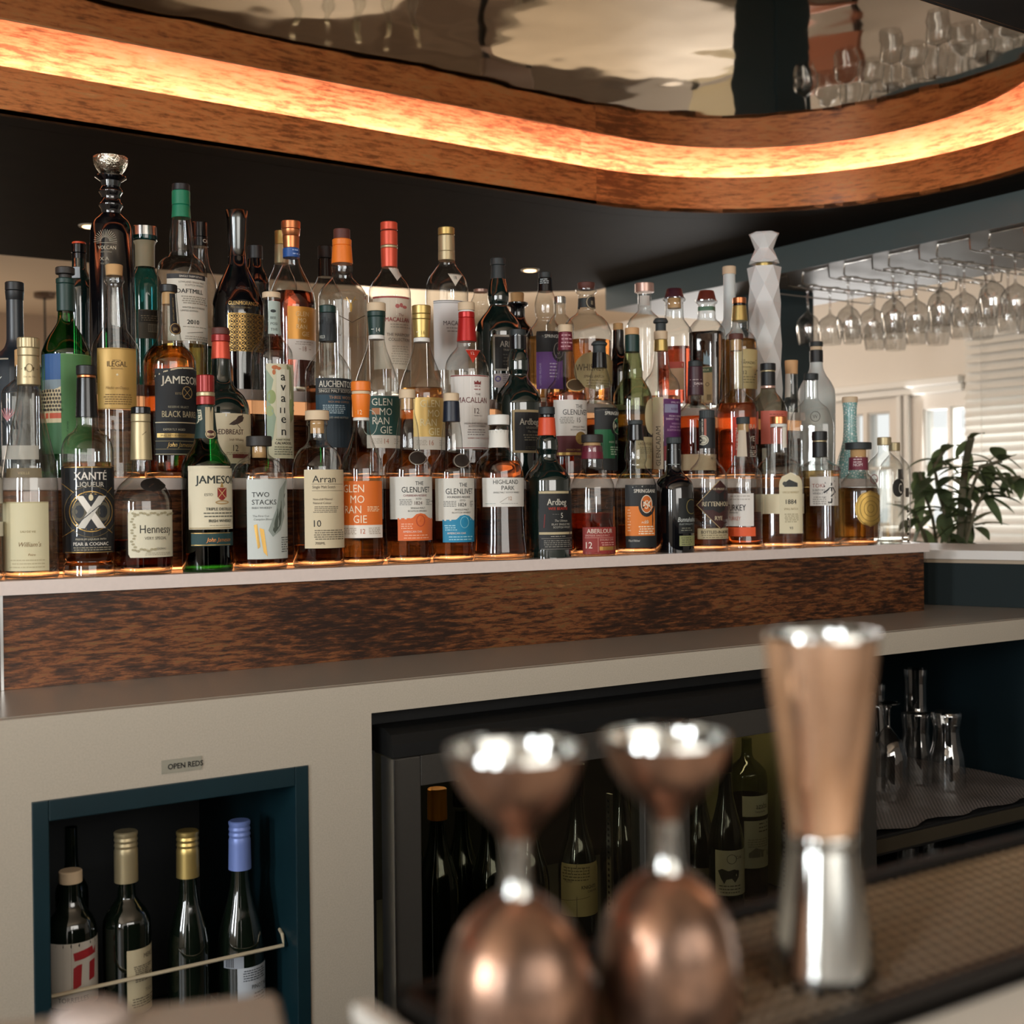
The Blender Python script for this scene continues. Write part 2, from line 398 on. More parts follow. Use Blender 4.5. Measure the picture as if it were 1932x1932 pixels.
                    _, xa, ya, xb, yb, th, col = it; dx, dy = xb - xa, yb - ya; L = math.hypot(dx, dy); nx, ny = -dy / L * th / 2, dx / L * th / 2
                    polys = [[(xa + nx, ya + ny), (xb + nx, yb + ny), (xb - nx, yb - ny), (xa - nx, ya - ny)]]
                idx = mi(col)
                for P in polys:
                    if len(P) == 3: todo = [tuple(P)]
                    else: todo = [tuple(P[i] for i in t) for t in tessellate_polygon([[Vector((a, b, 0)) for a, b in P]])]
                    while todo:
                        T = todo.pop(); ln = [abs(T[i][0] - T[(i + 1) % 3][0]) for i in range(3)]; m_ = max(ln)
                        if m_ > 9:
                            i = ln.index(m_); A_, B2, C_ = T[i], T[(i + 1) % 3], T[(i + 2) % 3]; mid = ((A_[0] + B2[0]) / 2, (A_[1] + B2[1]) / 2)
                            todo += [(A_, mid, C_), (mid, B2, C_)]; continue
                        bm.faces.new([bm.verts.new(s.pt(s.arc(a, s.z(b)), s.z(b), o2)) for a, b in T]).material_index = idx
        bmesh.ops.recalc_face_normals(bm, faces=bm.faces)
        if len(bm.faces): return obj(name, bm, mats, parent)
        bm.free()
BOTS = []
Z1, Z2, Z3 = 1.052, 1.198, 1.354
EPS = .0004
ROW = {1: (1.908, Z1 + EPS), 2: (2.022, Z2 + EPS), 3: (2.135, Z3 + EPS), 4: (2.242, Z3 + EPS)}
def B(x, row, name, label, prof, glass='clear', cat='bottle', w=None, group='bottles on the three lit bar shelves', base=True, **k):
    W, zb = ROW[row]; b = Bot(x, w or W, zb, name, label, cat, prof, group, **k); b.glass(glass, base); BOTS.append(b); return b

# ================================================================== STRUCTURE
def laminate(nm='copper_patina_laminate', dark=(0.028, 0.013, 0.008), sc=24, ramp=((.50, (.10, .036, .014)), (.57, (.24, .080, .026)), (.64, (.15, .085, .030)), (.74, (.36, .15, .055))), rg=.36, mtl=.35):
    m, nt, out = newmat(nm); N = nt.nodes.new; L = nt.links.new
    uv = N('ShaderNodeUVMap'); uv.uv_map = 'UVMap'
    mp = N('ShaderNodeMapping'); mp.inputs['Scale'].default_value = (1, 6.5, 1); L(uv.outputs[0], mp.inputs[0])
    n1 = N('ShaderNodeTexNoise'); n1.inputs['Scale'].default_value = sc; n1.inputs['Detail'].default_value = 9; n1.inputs['Roughness'].default_value = 0.72; n1.inputs['Distortion'].default_value = 0.15; L(mp.outputs[0], n1.inputs[0])
    mp2 = N('ShaderNodeMapping'); mp2.inputs['Scale'].default_value = (1, 2.2, 1); mp2.inputs['Location'].default_value = (3.1, 1.7, 0); L(uv.outputs[0], mp2.inputs[0])
    n2 = N('ShaderNodeTexNoise'); n2.inputs['Scale'].default_value = 2.6; n2.inputs['Detail'].default_value = 4; L(mp2.outputs[0], n2.inputs[0])
    ad = N('ShaderNodeMath'); ad.operation = 'MULTIPLY_ADD'; ad.inputs[1].default_value = 0.5; L(n2.outputs[0], ad.inputs[0]); L(n1.outputs[0], ad.inputs[2])
    sb = N('ShaderNodeMath'); sb.operation = 'SUBTRACT'; sb.inputs[1].default_value = 0.25; L(ad.outputs[0], sb.inputs[0])
    rp = N('ShaderNodeValToRGB'); e = rp.color_ramp.elements
    e[0].position = 0.40; e[0].color = (*dark, 1); e[1].position = ramp[0][0]; e[1].color = (*ramp[0][1], 1)
    for p, c_ in ramp[1:]:
        q = e.new(p); q.color = (*c_, 1)
    L(sb.outputs[0], rp.inputs[0])
    b = N('ShaderNodeBsdfPrincipled'); L(rp.outputs[0], b.inputs['Base Color']); b.inputs['Metallic'].default_value = mtl; b.inputs['Roughness'].default_value = rg
    L(b.outputs[0], out.inputs[0]); return m
LAM = laminate()
LAM_LIT = laminate('copper_laminate_lit', (.30, .10, .030), 15, ((.49, (.66, .23, .065)), (.58, (.82, .31, .095)), (.66, (.68, .32, .11)), (.76, (.92, .43, .17))), .30, .12)  # same copper laminate, smoother and brightened to stand in for the canopy light
def planks():
    m, nt, out = newmat('dark_plank_floor'); N = nt.nodes.new; L = nt.links.new
    tc = N('ShaderNodeTexCoord'); br = N('ShaderNodeTexBrick'); br.inputs['Scale'].default_value = 1.0; br.inputs['Brick Width'].default_value = 1.4; br.inputs['Row Height'].default_value = 0.16
    br.inputs['Mortar Size'].default_value = 0.004; br.inputs[1].default_value = (0.10, 0.062, 0.038, 1); br.inputs[2].default_value = (0.17, 0.115, 0.075, 1); br.inputs[3].default_value = (0.02, 0.015, 0.01, 1)
    L(tc.outputs['Object'], br.inputs[0])
    n = N('ShaderNodeTexNoise'); n.inputs['Scale'].default_value = 6; mp = N('ShaderNodeMapping'); mp.inputs['Scale'].default_value = (1, 9, 1); L(tc.outputs['Object'], mp.inputs[0]); L(mp.outputs[0], n.inputs[0])
    mx = N('ShaderNodeMixRGB'); mx.blend_type = 'MULTIPLY'; mx.inputs[0].default_value = 0.6; L(br.outputs[0], mx.inputs[1]); L(n.outputs[0], mx.inputs[2])
    b = N('ShaderNodeBsdfPrincipled'); b.inputs['Roughness'].default_value = 0.45; L(mx.outputs[0], b.inputs['Base Color']); L(b.outputs[0], out.inputs[0]); return m
STONE = pbr('speckled_stone', (0.44, 0.385, 0.31), 0.42, noise=(420, 0.16))
STONET = pbr('polished_stone_top', (0.33, 0.285, 0.23), 0.27, noise=(420, 0.14))
WALL = pbr('warm_white_plaster', (0.78, 0.73, 0.67), 0.8, noise=(3, 0.04))
CEIL = pbr('warm_ceiling_paint', (0.74, 0.58, 0.42), 0.85)
SOFF = pbr('dark_stained_soffit', (0.0135, 0.0078, 0.0042), 0.6, spec=0.05, noise=(9, 0.5))
TEALP = pbr('blue_grey_paint', (0.115, 0.150, 0.150), 0.5, noise=(5, 0.1))
TEALD = pbr('dark_teal_paint', (0.003, 0.018, 0.024), 0.4, noise=(14, 0.25))
GREYU = pbr('taupe_board', (0.23, 0.205, 0.18), 0.5)
WHITEP = pbr('white_window_paint', (0.78, 0.76, 0.72), 0.5)
BLK = pbr('black_plastic', (0.005, 0.005, 0.005), 0.5, noise=(60, 0.3))
DARKIN = pbr('dark_interior', (0.006, 0.008, 0.009), 0.6)
STEEL = pbr('brushed_steel', (0.55, 0.55, 0.54), 0.28, metal=1.0)
DSTEEL = pbr('dark_stainless', (0.055, 0.050, 0.043), 0.42, metal=0.35, noise=(200, 0.1))
CHROME = pbr('chrome_wire', (0.80, 0.78, 0.74), 0.12, metal=1.0)
BRASS = pbr('brass', (0.62, 0.42, 0.16), 0.28, metal=1.0)
OAK = pbr('pale_oak', (0.60, 0.49, 0.35), 0.5, noise=(5, 0.12))
FLOORM = planks()

X0, X1, Y0, Y1, ZC = -3.3, 6.5, -2.2, 10.0, 2.6
bxo('floor', (X0 - .1, X1 + .1, Y0 - .1, Y1 + .1, -0.06, 0.0), FLOORM, st=True)
bxo('ceiling', (X0 - .1, X1 + .1, Y0 - .1, Y1 + .1, ZC, ZC + .08), CEIL, st=True)
bxo('wall_back', (X0, X1, Y1, Y1 + .1, 0, ZC), pbr('tan_plaster', (0.62, 0.47, 0.34), 0.8), st=True)
def wall_holes(name, axis, pos, th, a0, a1, holes, m):
    """wall with window openings: axis 'x' -> plane x = pos; holes: (a0, a1, z0, z1) sorted along the wall"""
    bm = bmesh.new()
    def bb(p, q, z0, z1):
        if axis == 'x': box(bm, pos, pos + th, p, q, z0, z1)
        else: box(bm, p, q, pos, pos + th, z0, z1)
    cur = a0
    for h0, h1, z0, z1 in holes:
        bb(cur, h0, 0, ZC); bb(h0, h1, 0, z0); bb(h0, h1, z1, ZC); cur = h1
    bb(cur, a1, 0, ZC); return struct(name, bm, m)
LH = [(-1.7, -0.6, 0.9, 2.3), (-0.2, 0.9, 0.9, 2.3)]
FH = [(-0.7, 1.9, 0.95, 2.3)]
RH = [(2.9, 4.45, 0.95, 1.70), (4.55, 5.05, 0.95, 1.70), (5.16, 5.62, 0.95, 1.70), (5.95, 6.45, 0.95, 1.70), (6.56, 7.1, 0.95, 1.70)]
wall_holes('wall_left', 'x', X0 - .1, .1, Y0, Y1, LH, WALL)
wall_holes('wall_front', 'y', Y0 - .1, .1, X0, X1, FH, WALL)
def right_w(x, U=X1):   # where the image column x meets the right wall (distance along it)
    d = ray(x, 800); return d.y * U / d.x
rh = []
for xa, xb in ((1822, 1793), (1788, 1741), (1678, 1636), (1628, 1603)):
    rh.append((right_w(xa), right_w(xb), 0.98, 1.70))
rh = sorted([(3.2, right_w(1822) - .06, 0.98, 1.70)] + rh)
wall_holes('wall_right', 'x', X1, .1, Y0, Y1, rh, WALL)
def window(i, axis, pos, h, nx=2, nz=2, t=0.035):
    bm = bmesh.new(); a0, a1, z0, z1 = h
    def bb(p, q, r, s_):
        if axis == 'x': box(bm, pos + .01, pos + .07, p, q, r, s_, .004)
        else: box(bm, p, q, pos + .01, pos + .07, r, s_, .004)
    bb(a0, a0 + t, z0, z1); bb(a1 - t, a1, z0, z1); bb(a0 + t, a1 - t, z0, z0 + t); bb(a0 + t, a1 - t, z1 - t, z1)
    for k in range(1, nx): a = a0 + (a1 - a0) * k / nx; bb(a - .014, a + .014, z0 + t, z1 - t)
    for k in range(1, nz): z = z0 + (z1 - z0) * k / nz; bb(a0 + t, a1 - t, z - .012, z + .012)
    w = struct('window_%d' % i, bm, WHITEP)
    bm = bmesh.new()
    if axis == 'x': box(bm, pos + .038, pos + .042, a0 + t, a1 - t, z0 + t, z1 - t)
    else: box(bm, a0 + t, a1 - t, pos + .038, pos + .042, z0 + t, z1 - t)
    obj('pane', bm, thin('window_pane', (0.95, 0.97, 0.97), (0.8, 0.85, 0.85), 1.0), w)
wi = 1
for h in LH: window(wi, 'x', X0 - .1, h, 2, 2); wi += 1
for h in FH: window(wi, 'y', Y0 - .1, h, 4, 2); wi += 1
for k, h in enumerate(rh): window(wi, 'x', X1, h, 1 if k else 3, 2, .012); wi += 1
# panelled white surround of the right windows with its projecting header moulding
wa, wb = right_w(1820), right_w(1560)
bm = bmesh.new(); box(bm, X1 - .05, X1 - .001, wa, wb, 1.835, 1.885, .01); box(bm, X1 - .03, X1 - .001, wa, wb, 1.79, 1.835, .006)
struct('trim_1', bm, WHITEP)
bm = bmesh.new()
for xa in (1719, 1705): w_ = right_w(xa); box(bm, X1 - .03, X1 - .001, w_, w_ + .035, .9, 1.79, .005)
struct('trim_2', bm, WHITEP)
bm = bmesh.new(); box(bm, X1 - .09, X1 - .001, 3.2, wb, 0.93, 0.97, .008); struct('trim_3', bm, WHITEP)

# ---- lit recess of the dark soffit: a stadium with a copper lip, a glow wall behind it and a mirrored panel
RC, WC, UL, UR = 0.78, 2.28, -1.4, 2.36
def stadium(off, n=40):
    r = RC + off; p = []
    for k in range(n + 1):
        a = PI / 2 - PI * k / n; p.append((UR + r * math.cos(a), WC + r * math.sin(a)))
    for k in range(n + 1):
        a = -PI / 2 - PI * k / n; p.append((UL + r * math.cos(a), WC + r * math.sin(a)))
    return p
def fill2d(outer, holes, z0, z1):
    cu = bpy.data.curves.new('f', 'CURVE'); cu.dimensions = '2D'; cu.fill_mode = 'BOTH'; cu.extrude = (z1 - z0) / 2
    for P in [outer] + list(holes):
        sp = cu.splines.new('POLY'); sp.points.add(len(P) - 1)
        for i, (a, b) in enumerate(P): sp.points[i].co = (a, b, 0, 1)
        sp.use_cyclic_u = True
    o = bpy.data.objects.new('f', cu); COL.objects.link(o); dg = bpy.context.evaluated_depsgraph_get()
    me = bpy.data.meshes.new_from_object(o.evaluated_get(dg)); me.name = 'fill'; me.materials.clear()
    bpy.data.objects.remove(o); bpy.data.curves.remove(cu)
    for v in me.vertices: v.co.z += (z0 + z1) / 2
    return me
SO = [(-3.28, 1.12), (3.32, 1.12), (3.32, 4.32), (2.95, 4.62), (2.2, 4.76), (-3.28, 4.82)]
me = fill2d(SO, [stadium(0.085)], 2.05, 2.075); s_ = link('ceiling_soffit', me, SOFF); s_['kind'] = 'structure'
me = fill2d(stadium(0.085), [stadium(0.0)], 2.0502, 2.062); link('soffit_rim', me, SOFF, s_)
bm = bmesh.new(); 
for (a, b), (c_, d) in zip(SO, SO[1:] + SO[:1]):
    f = bm.faces.new([bm.verts.new(p) for p in ((a, b, 2.06), (c_, d, 2.06), (c_, d, ZC - .001), (a, b, ZC - .001))])
struct('soffit_side', bm, SOFF, s_)
def strip_wall(name, off0, off1, z0, z1, m, parent=None, uvs=1.0):
    A, B_ = stadium(off0), stadium(off1); bm = bmesh.new(); uv = bm.loops.layers.uv.new('UVMap'); n = len(A); acc = 0.0
    for i in range(n):
        j = (i + 1) % n; d = math.dist(A[i], A[j])
        seg = max(1, int(d / 0.3))
        for k in range(seg):
            t0, t1 = k / seg, (k + 1) / seg
            q = []
            for t, zz, P in ((t0, z0, A), (t1, z0, A), (t1, z1, B_), (t0, z1, B_)):
                q.append((P[i][0] * (1 - t) + P[j][0] * t, P[i][1] * (1 - t) + P[j][1] * t, zz))
            f = bm.faces.new([bm.verts.new(p) for p in q])
            for l, (uu, vv) in zip(f.loops, ((acc + d * t0, z0), (acc + d * t1, z0), (acc + d * t1, z1), (acc + d * t0, z1))): l[uv].uv = (uu * uvs, vv * uvs)
        acc += d
    bmesh.ops.remove_doubles(bm, verts=bm.verts, dist=1e-5)
    o = obj(name, bm, m, parent, 50); return o
canopy = thing('cove_canopy', 'curved copper patina light cove sunk in the dark ceiling above the bottles', 'light cove', (1.0, WC, 2.05))
def par(o, p):
    o.parent = p; o.matrix_parent_inverse = Matrix.Translation(-Vector(p.location)); return o
lip = par(strip_wall('copper_lip', 0, 0, 2.05, 2.160, LAM_LIT), canopy)
par(strip_wall('lip_back', 0.010, 0.010, 2.05, 2.160, LAM_LIT), canopy)
par(strip_wall('lip_edge', 0, 0.010, 2.160, 2.160, LAM_LIT), canopy)
par(strip_wall('glow_wall', 0.075, 0.075, 2.062, 2.46, LAM_LIT), canopy)
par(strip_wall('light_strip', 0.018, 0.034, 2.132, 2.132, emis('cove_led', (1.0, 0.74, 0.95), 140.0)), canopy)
me = fill2d(stadium(0.076), [], 2.46, 2.47); par(link('recess_top', me, SOFF), canopy)
def mirror():
    m, nt, out = newmat('smoky_mirror_film'); N = nt.nodes.new; L = nt.links.new
    b = N('ShaderNodeBsdfPrincipled'); b.inputs['Base Color'].default_value = (0.50, 0.45, 0.38, 1); b.inputs['Metallic'].default_value = 1; b.inputs['Roughness'].default_value = 0.035
    tc = N('ShaderNodeTexCoord'); n = N('ShaderNodeTexNoise'); n.inputs['Scale'].default_value = 3.0; L(tc.outputs['Object'], n.inputs[0])
    bp = N('ShaderNodeBump'); bp.inputs['Strength'].default_value = 0.35; bp.inputs['Distance'].default_value = 0.01; L(n.outputs[0], bp.inputs['Height']); L(bp.outputs[0], b.inputs['Normal'])
    L(b.outputs[0], out.inputs[0]); return m
me = fill2d(stadium(-0.17), [], 2.206, 2.214); mir = tag(link('mirror_panel', me, mirror()), 'smoky mirrored ceiling panel floating inside the copper cove', 'mirror')
bm = bmesh.new()
A, B_ = stadium(-0.17), stadium(-0.167)
for i in range(len(A)):
    j = (i + 1) % len(A)
    bm.faces.new([bm.verts.new(p) for p in ((*A[i], 2.204), (*A[j], 2.204), (*B_[j], 2.216), (*B_[i], 2.216))])
obj('panel_edge', bm, pbr('panel_edge_trim', (0.75, 0.45, 0.22), 0.35, 0.6), mir)
bm = bmesh.new()
for x in (-0.8, 0.6, 2.0):
    for y in (2.0, 2.55): tube(bm, [(x, y, 2.2141), (x, y, 2.4595)], .004)
obj('hanger_wire', bm, STEEL, mir)

# ---- bulkhead that carries the glass racks, the column
bm = bmesh.new(); box(bm, 3.3205, 4.0, 1.0, 4.25, 1.956, ZC - .001); 
o = obj('ceiling_bulkhead', bm, [TEALP, GREYU]); o['kind'] = 'structure'
for f in o.data.polygons:
    if f.normal.z < -.5: f.material_index = 1
p = atw(1462, 700, 1.0); d = ray(1462, 800); t = 5.02 / d.dot(FW); cx, cy = d.x * t, d.y * t
bm = bmesh.new(); box(bm, cx - .1, cx + .1, cy - .12, cy + .12, 0.001, ZC - .001, .01); CXY = (cx, cy)
struct('column', bm, pbr('column_paint', (0.022, 0.045, 0.052), 0.45))

# ---- downlights in the soffit
for px, py in ((1000, 509), (170, 426)):
    q = atz(px, py, 2.05); t_ = thing('downlight', 'small round recessed downlight ' + ('above the middle bottles' if px > 500 else 'behind the tallest black bottle with a silver bowl top'), 'ceiling light', (q.x, q.y, 2.05))
    bm = bmesh.new(); lathe(bm, [(-.001, .024), (-.004, .026), (-.004, .034), (0.0, .036)], circ(32)); obj('trim_ring', bm, pbr('downlight_ring', (0.75, 0.62, 0.45), .4), t_, 40)
    bm = bmesh.new(); lathe(bm, [(-.0045, .024), (-.0055, .022)], circ(24)); obj('lens', bm, emis('downlight_glow', (1.0, .66, .36), 6.0), t_)
# pendant far behind on the left
q = atz(84, 553, ZC); t_ = thing('pendant_lamp', 'slim pendant lamp hanging from a round ceiling rose far behind on the left', 'ceiling light', (q.x, q.y, ZC))
bm = bmesh.new(); lathe(bm, [(0, .07), (-.03, .07), (-.035, .06)], circ(24)); obj('ceiling_rose', bm, pbr('rose_bronze', (.16, .11, .08), .4, .5), t_, 40)
bm = bmesh.new(); tube(bm, [(0, 0, -.03), (0, 0, -.95)], .007); obj('cord', bm, BLK, t_)
bm = bmesh.new(); lathe(bm, [(-.93, .02), (-.97, .05), (-1.10, .13), (-1.12, .13)], circ(24), cap1=False); obj('lamp_shade', bm, BLK, t_, 40)

# ================================================================== BACK BAR
UL0, UR0 = 0.390, 2.351
def uvbox(bm, b):   # box whose faces carry metre-scaled UVs
    uv = bm.loops.layers.uv.new('UVMap'); n0 = len(bm.faces); box(bm, *b); bm.faces.ensure_lookup_table()
    for f in list(bm.faces)[n0:]:
        f.normal_update()
        for l in f.loops: l[uv].uv = ((l.vert.co.x if abs(f.normal.x) < .5 else l.vert.co.y), l.vert.co.z)
    return bm
SHELF = pbr('acrylic_shelf', (0.74, 0.63, 0.58), 0.30, noise=(150, 0.06), coat=0.2)
def poly_prism(bm, P, z0, z1):
    """upright prism over a plan outline, sides UV-mapped in metres"""
    uv = bm.loops.layers.uv.verify() if bm.loops.layers.uv else bm.loops.layers.uv.new('UVMap')
    a = [bm.verts.new((*p, z0)) for p in P]; b = [bm.verts.new((*p, z1)) for p in P]; n = len(P)
    fs = [bm.faces.new(a[::-1]), bm.faces.new(b)] + [bm.faces.new([a[i], a[(i + 1) % n], b[(i + 1) % n], b[i]]) for i in range(n)]
    bm.normal_update()
    for f in fs:
        for l in f.loops: l[uv].uv = ((l.vert.co.x if abs(f.normal.x) < .8 else l.vert.co.y), l.vert.co.z if abs(f.normal.z) < .5 else l.vert.co.y)
    return bm
def tier(nm, lb, loc):
    t = thing('shelf_tier', lb, 'shelf', loc, 'steps of the bottle display'); return t
def pa_(o, t): return par(o, t)
WB = 2.44
t1 = tier('a', 'lowest step of the bottle display with copper patina front and pale shelf edge', (1.37, 1.96, .9))
pa_(obj('plinth', poly_prism(bmesh.new(), [(UL0, 1.862), (UR0, 1.862), (2.44, 2.03), (2.415, WB), (UL0, WB)], .9003, 1.032), LAM), t1)
pa_(obj('shelf_board', poly_prism(bmesh.new(), [(-.35, 1.850), (2.356, 1.850), (2.452, 2.025), (2.42, WB), (-.35, WB)], 1.0325, Z1), SHELF), t1)
bm = bmesh.new(); box(bm, UL0 - .004, UL0 - .0002, 1.860, 1.864, 0.9003, 1.032); pa_(obj('corner_trim', bm, STEEL), t1)
bm = bmesh.new(); box(bm, -0.35, 0.378, 1.90, WB, 0.9003, 1.032); pa_(obj('side_plinth', bm, pbr('grey_side_panel', (.33, .32, .31), .4)), t1)
LED = emis('shelf_led', (1.0, 0.36, 0.11), 3.6); LEDU = emis('shelf_led_upper', (1.0, 0.46, 0.20), 0.75)
for nm, lb, x0, x1, y0, za, zb, bx0, bx1, by in (('b', 'middle step of the bottle display, half hidden behind the front bottles', .32, 2.315, 1.972, 1.0525, Z2, .25, 2.322, 1.966), ('c', 'top step of the bottle display, glimpsed between the bottle necks', .53, 2.20, 2.088, 1.1985, Z3, .52, 2.21, 2.081)):
    t_ = tier(nm, lb, ((x0 + x1) / 2, 2.2, za))
    pa_(obj('riser', poly_prism(bmesh.new(), [(x0, y0), (x1, y0), (x1, WB), (x0, WB)], za, zb - .0195), LAM), t_)
    bm = bmesh.new(); box(bm, bx0, bx1, by, WB, zb - .019, zb, .0015); pa_(obj('shelf_board', bm, SHELF), t_)
    bm = bmesh.new(); box(bm, x0, x1, y0 - .004, y0 - .0005, za + .001, za + .004); pa_(obj('led_strip', bm, LED), t_)
    if nm == 'c': bm = bmesh.new(); box(bm, x0, x1, y0 - .003, y0 - .0005, zb - .042, zb - .0192); pa_(obj('light_diffuser', bm, LEDU), t_)

# stone worktop + apron with the openings for the bottle niche and the fridges
counter = thing('stone_counter', 'long pale speckled stone counter below the bottle shelves', 'counter', (1.0, 1.8, 0))
def co(o): return par(o, counter)
bm = poly_prism(bmesh.new(), [(-1.2, 1.6225), (2.62, 1.6225), (2.60, 1.756), (2.53, 1.96), (2.51, 2.2), (2.46, 2.46), (-1.2, 2.46)], 0.872, 0.9); co(obj('worktop', bm, STONET))
def front(me, z=1.62):   # turn an XY fill (x = u, y = height, z = depth) upright
    for v in me.vertices: v.co = Vector((v.co.x, v.co.z, v.co.y))
    me.update(); return me
NX0, NX1, NZ1, NZ0 = 0.366, 0.730, 0.797, 0.36
outer = [(-1.2, 0.8995), (-1.2, 0.0), (0.828, 0.0), (0.828, 0.858), (2.60, 0.858), (2.60, 0.8995)]
me = front(fill2d(outer, [[(NX0, NZ0), (NX1, NZ0), (NX1, NZ1), (NX0, NZ1)]], 1.605, 1.622)); o = co(link('front_panel', me, STONE))
for p_ in o.data.polygons: p_.use_smooth = False
# niche for open red wines
niche = counter
bm = bmesh.new()
for b in ((NX0, NX0 + .02, 1.603, 2.0, NZ0, NZ1), (NX1 - .02, NX1, 1.603, 2.0, NZ0, NZ1), (NX0 + .02, NX1 - .02, 1.603, 2.0, NZ1 - .026, NZ1), (NX0 + .02, NX1 - .02, 1.603, 2.0, NZ0, NZ0 + .02), ): box(bm, *b, .0012)
par(obj('niche_frame', bm, TEALD), niche)
bm = bmesh.new(); box(bm, NX0 + .0201, NX1 - .0201, 1.98, 2.0, NZ0 + .02, NZ1 - .026); par(obj('back_panel', bm, DARKIN), niche)  # near-black colour stands in for the shade deep in the niche
a = atw(97, 1880, 1.632); b_ = atw(535, 1791, 1.632)
bm = bmesh.new(); tube(bm, [(a.x, 1.66, a.z + .01), (a.x, 1.632, a.z), (b_.x, 1.632, a.z + .001), (b_.x + .004, 1.645, a.z + .012), (NX1 - .021, 1.66, a.z + .014)], .0026); par(obj('guard_rail', bm, pbr('satin_rail', (.78, .66, .46), .42, .55)), niche)
# sticker
pa, pb = atw(305, 1455, 1.604), atw(380, 1434, 1.604)
st = thing('name_sticker', 'small clear sticker reading open reds on the stone above the wine niche', 'sticker', (pa.x, 1.6045, pa.z))
bm = bmesh.new(); box(bm, 0, pb.x - pa.x, -.0006, 0, -.004, .0135); obj('tape', bm, pbr('sticker_tape', (.30, .28, .22), .35), st)
vs, fs, wd_ = textmesh('OPEN REDS', 0, 0.02); bm = bmesh.new(); h_ = .0072
V = [bm.verts.new((.008 + x * h_ * .92, -.0010, .0010 + y * h_)) for x, y in vs]
for f in fs: bm.faces.new([V[i] for i in f])
obj('lettering', bm, paint('#101010'), st)

# ---- under-counter: cabinet carcass, fridge, glass shelf
bxo('cabinet_back', (0.828, 2.60, 2.28, 2.30, 0.0, 0.871), DARKIN, st=True)
bxo('cabinet_side', (2.56, 2.60, 1.40, 2.28, 0.0, 0.871), pbr('petrol_panel', (.003, .012, .016), .5), st=True)
bxo('cabinet_divider', (1.862, 1.875, 1.64, 2.28, 0.001, 0.871), DARKIN, st=True)
fr = thing('bottle_fridge', 'black two-door glass fridge full of wine bottles under the counter', 'fridge', (1.35, 1.9, 0.0))
def fo(o): return par(o, fr)
bm = bmesh.new()   # moulded top trim
prof = [(1.64, .835), (1.60, .835), (1.583, .828), (1.576, .815), (1.574, .797), (1.64, .797)]
va = [bm.verts.new((.846, y, z)) for y, z in prof]; vb = [bm.verts.new((1.858, y, z)) for y, z in prof]; n = len(prof)
for i in range(n): bm.faces.new([va[i], vb[i], vb[(i + 1) % n], va[(i + 1) % n]])
bm.faces.new(va[::-1]); bm.faces.new(vb); fo(obj('top_trim', bm, pbr('fridge_trim', (.004, .0042, .0042), .5, spec=.25, noise=(90, .3))))
bm = bmesh.new(); box(bm, .830, 1.860, 1.66, 2.24, .80, .857); box(bm, .830, .843, 1.625, 2.24, .002, .80); box(bm, 1.847, 1.860, 1.625, 2.24, .002, .80); box(bm, .843, 1.847, 2.225, 2.24, .002, .80); box(bm, .843, 1.847, 1.63, 2.225, .002, .08)
fo(obj('fridge_body', bm, BLK))
bm = bmesh.new(); box(bm, .8435, 1.8465, 1.66, 2.22, .366, .376); fo(obj('wire_shelf', bm, pbr('fridge_shelf', (.12, .12, .11), .4, .5)))
for xs in (0, 1):
    x0 = .846 + xs * .506; x1 = x0 + .500
    d_ = fo(obj('fridge_door', (lambda bm: (box(bm, x0, x0 + .045, 1.576, 1.612, .09, .795, .002), box(bm, x1 - .045, x1, 1.576, 1.612, .09, .795, .002), box(bm, x0 + .045, x1 - .045, 1.576, 1.612, .752, .795, .001), box(bm, x0 + .045, x1 - .045, 1.576, 1.612, .09, .13, .001), bm)[-1])(bmesh.new()), DSTEEL))
    bm = bmesh.new(); box(bm, x0 + .045, x1 - .045, 1.590, 1.594, .13, .752); obj('glass_pane', bm, thin('fridge_pane', (0.72, 0.72, 0.66), (0.4, 0.4, 0.35), 0.8), d_)
    bm = bmesh.new(); box(bm, x0 - .0005, x0 + .0015, 1.574, 1.611, .09, .795); obj('door_edge', bm, STEEL, d_)
bm = bmesh.new(); box(bm, 1.8425, 1.8465, 1.63, 2.22, .38, .7990); fo(obj('inner_liner', bm, pbr('olive_liner', (.20, .18, .09), .5)))
for x0, x1, wy0, wy1, z0, z1 in ((1.293, 1.298, 1.655, 1.667, .43, .67), (1.8385, 1.8424, 1.79, 1.804, .378, .557)):
    bm = bmesh.new(); box(bm, x0, x1, wy0, wy1, z0, z1); z = z0 + .008
    while z < z1 - .01: box(bm, x0 - .0006, x0 - .0001, wy0 + .004, wy1 - .004, z, z + .004, mi=1); z += .0095
    fo(obj('shelf_strip', bm, [STEEL, DARKIN]))
bm = bmesh.new(); box(bm, .90, 1.836, 1.80, 1.82, .788, .7955); fo(obj('interior_light', bm, emis('fridge_light', (1.0, .84, .46), 14.0)))
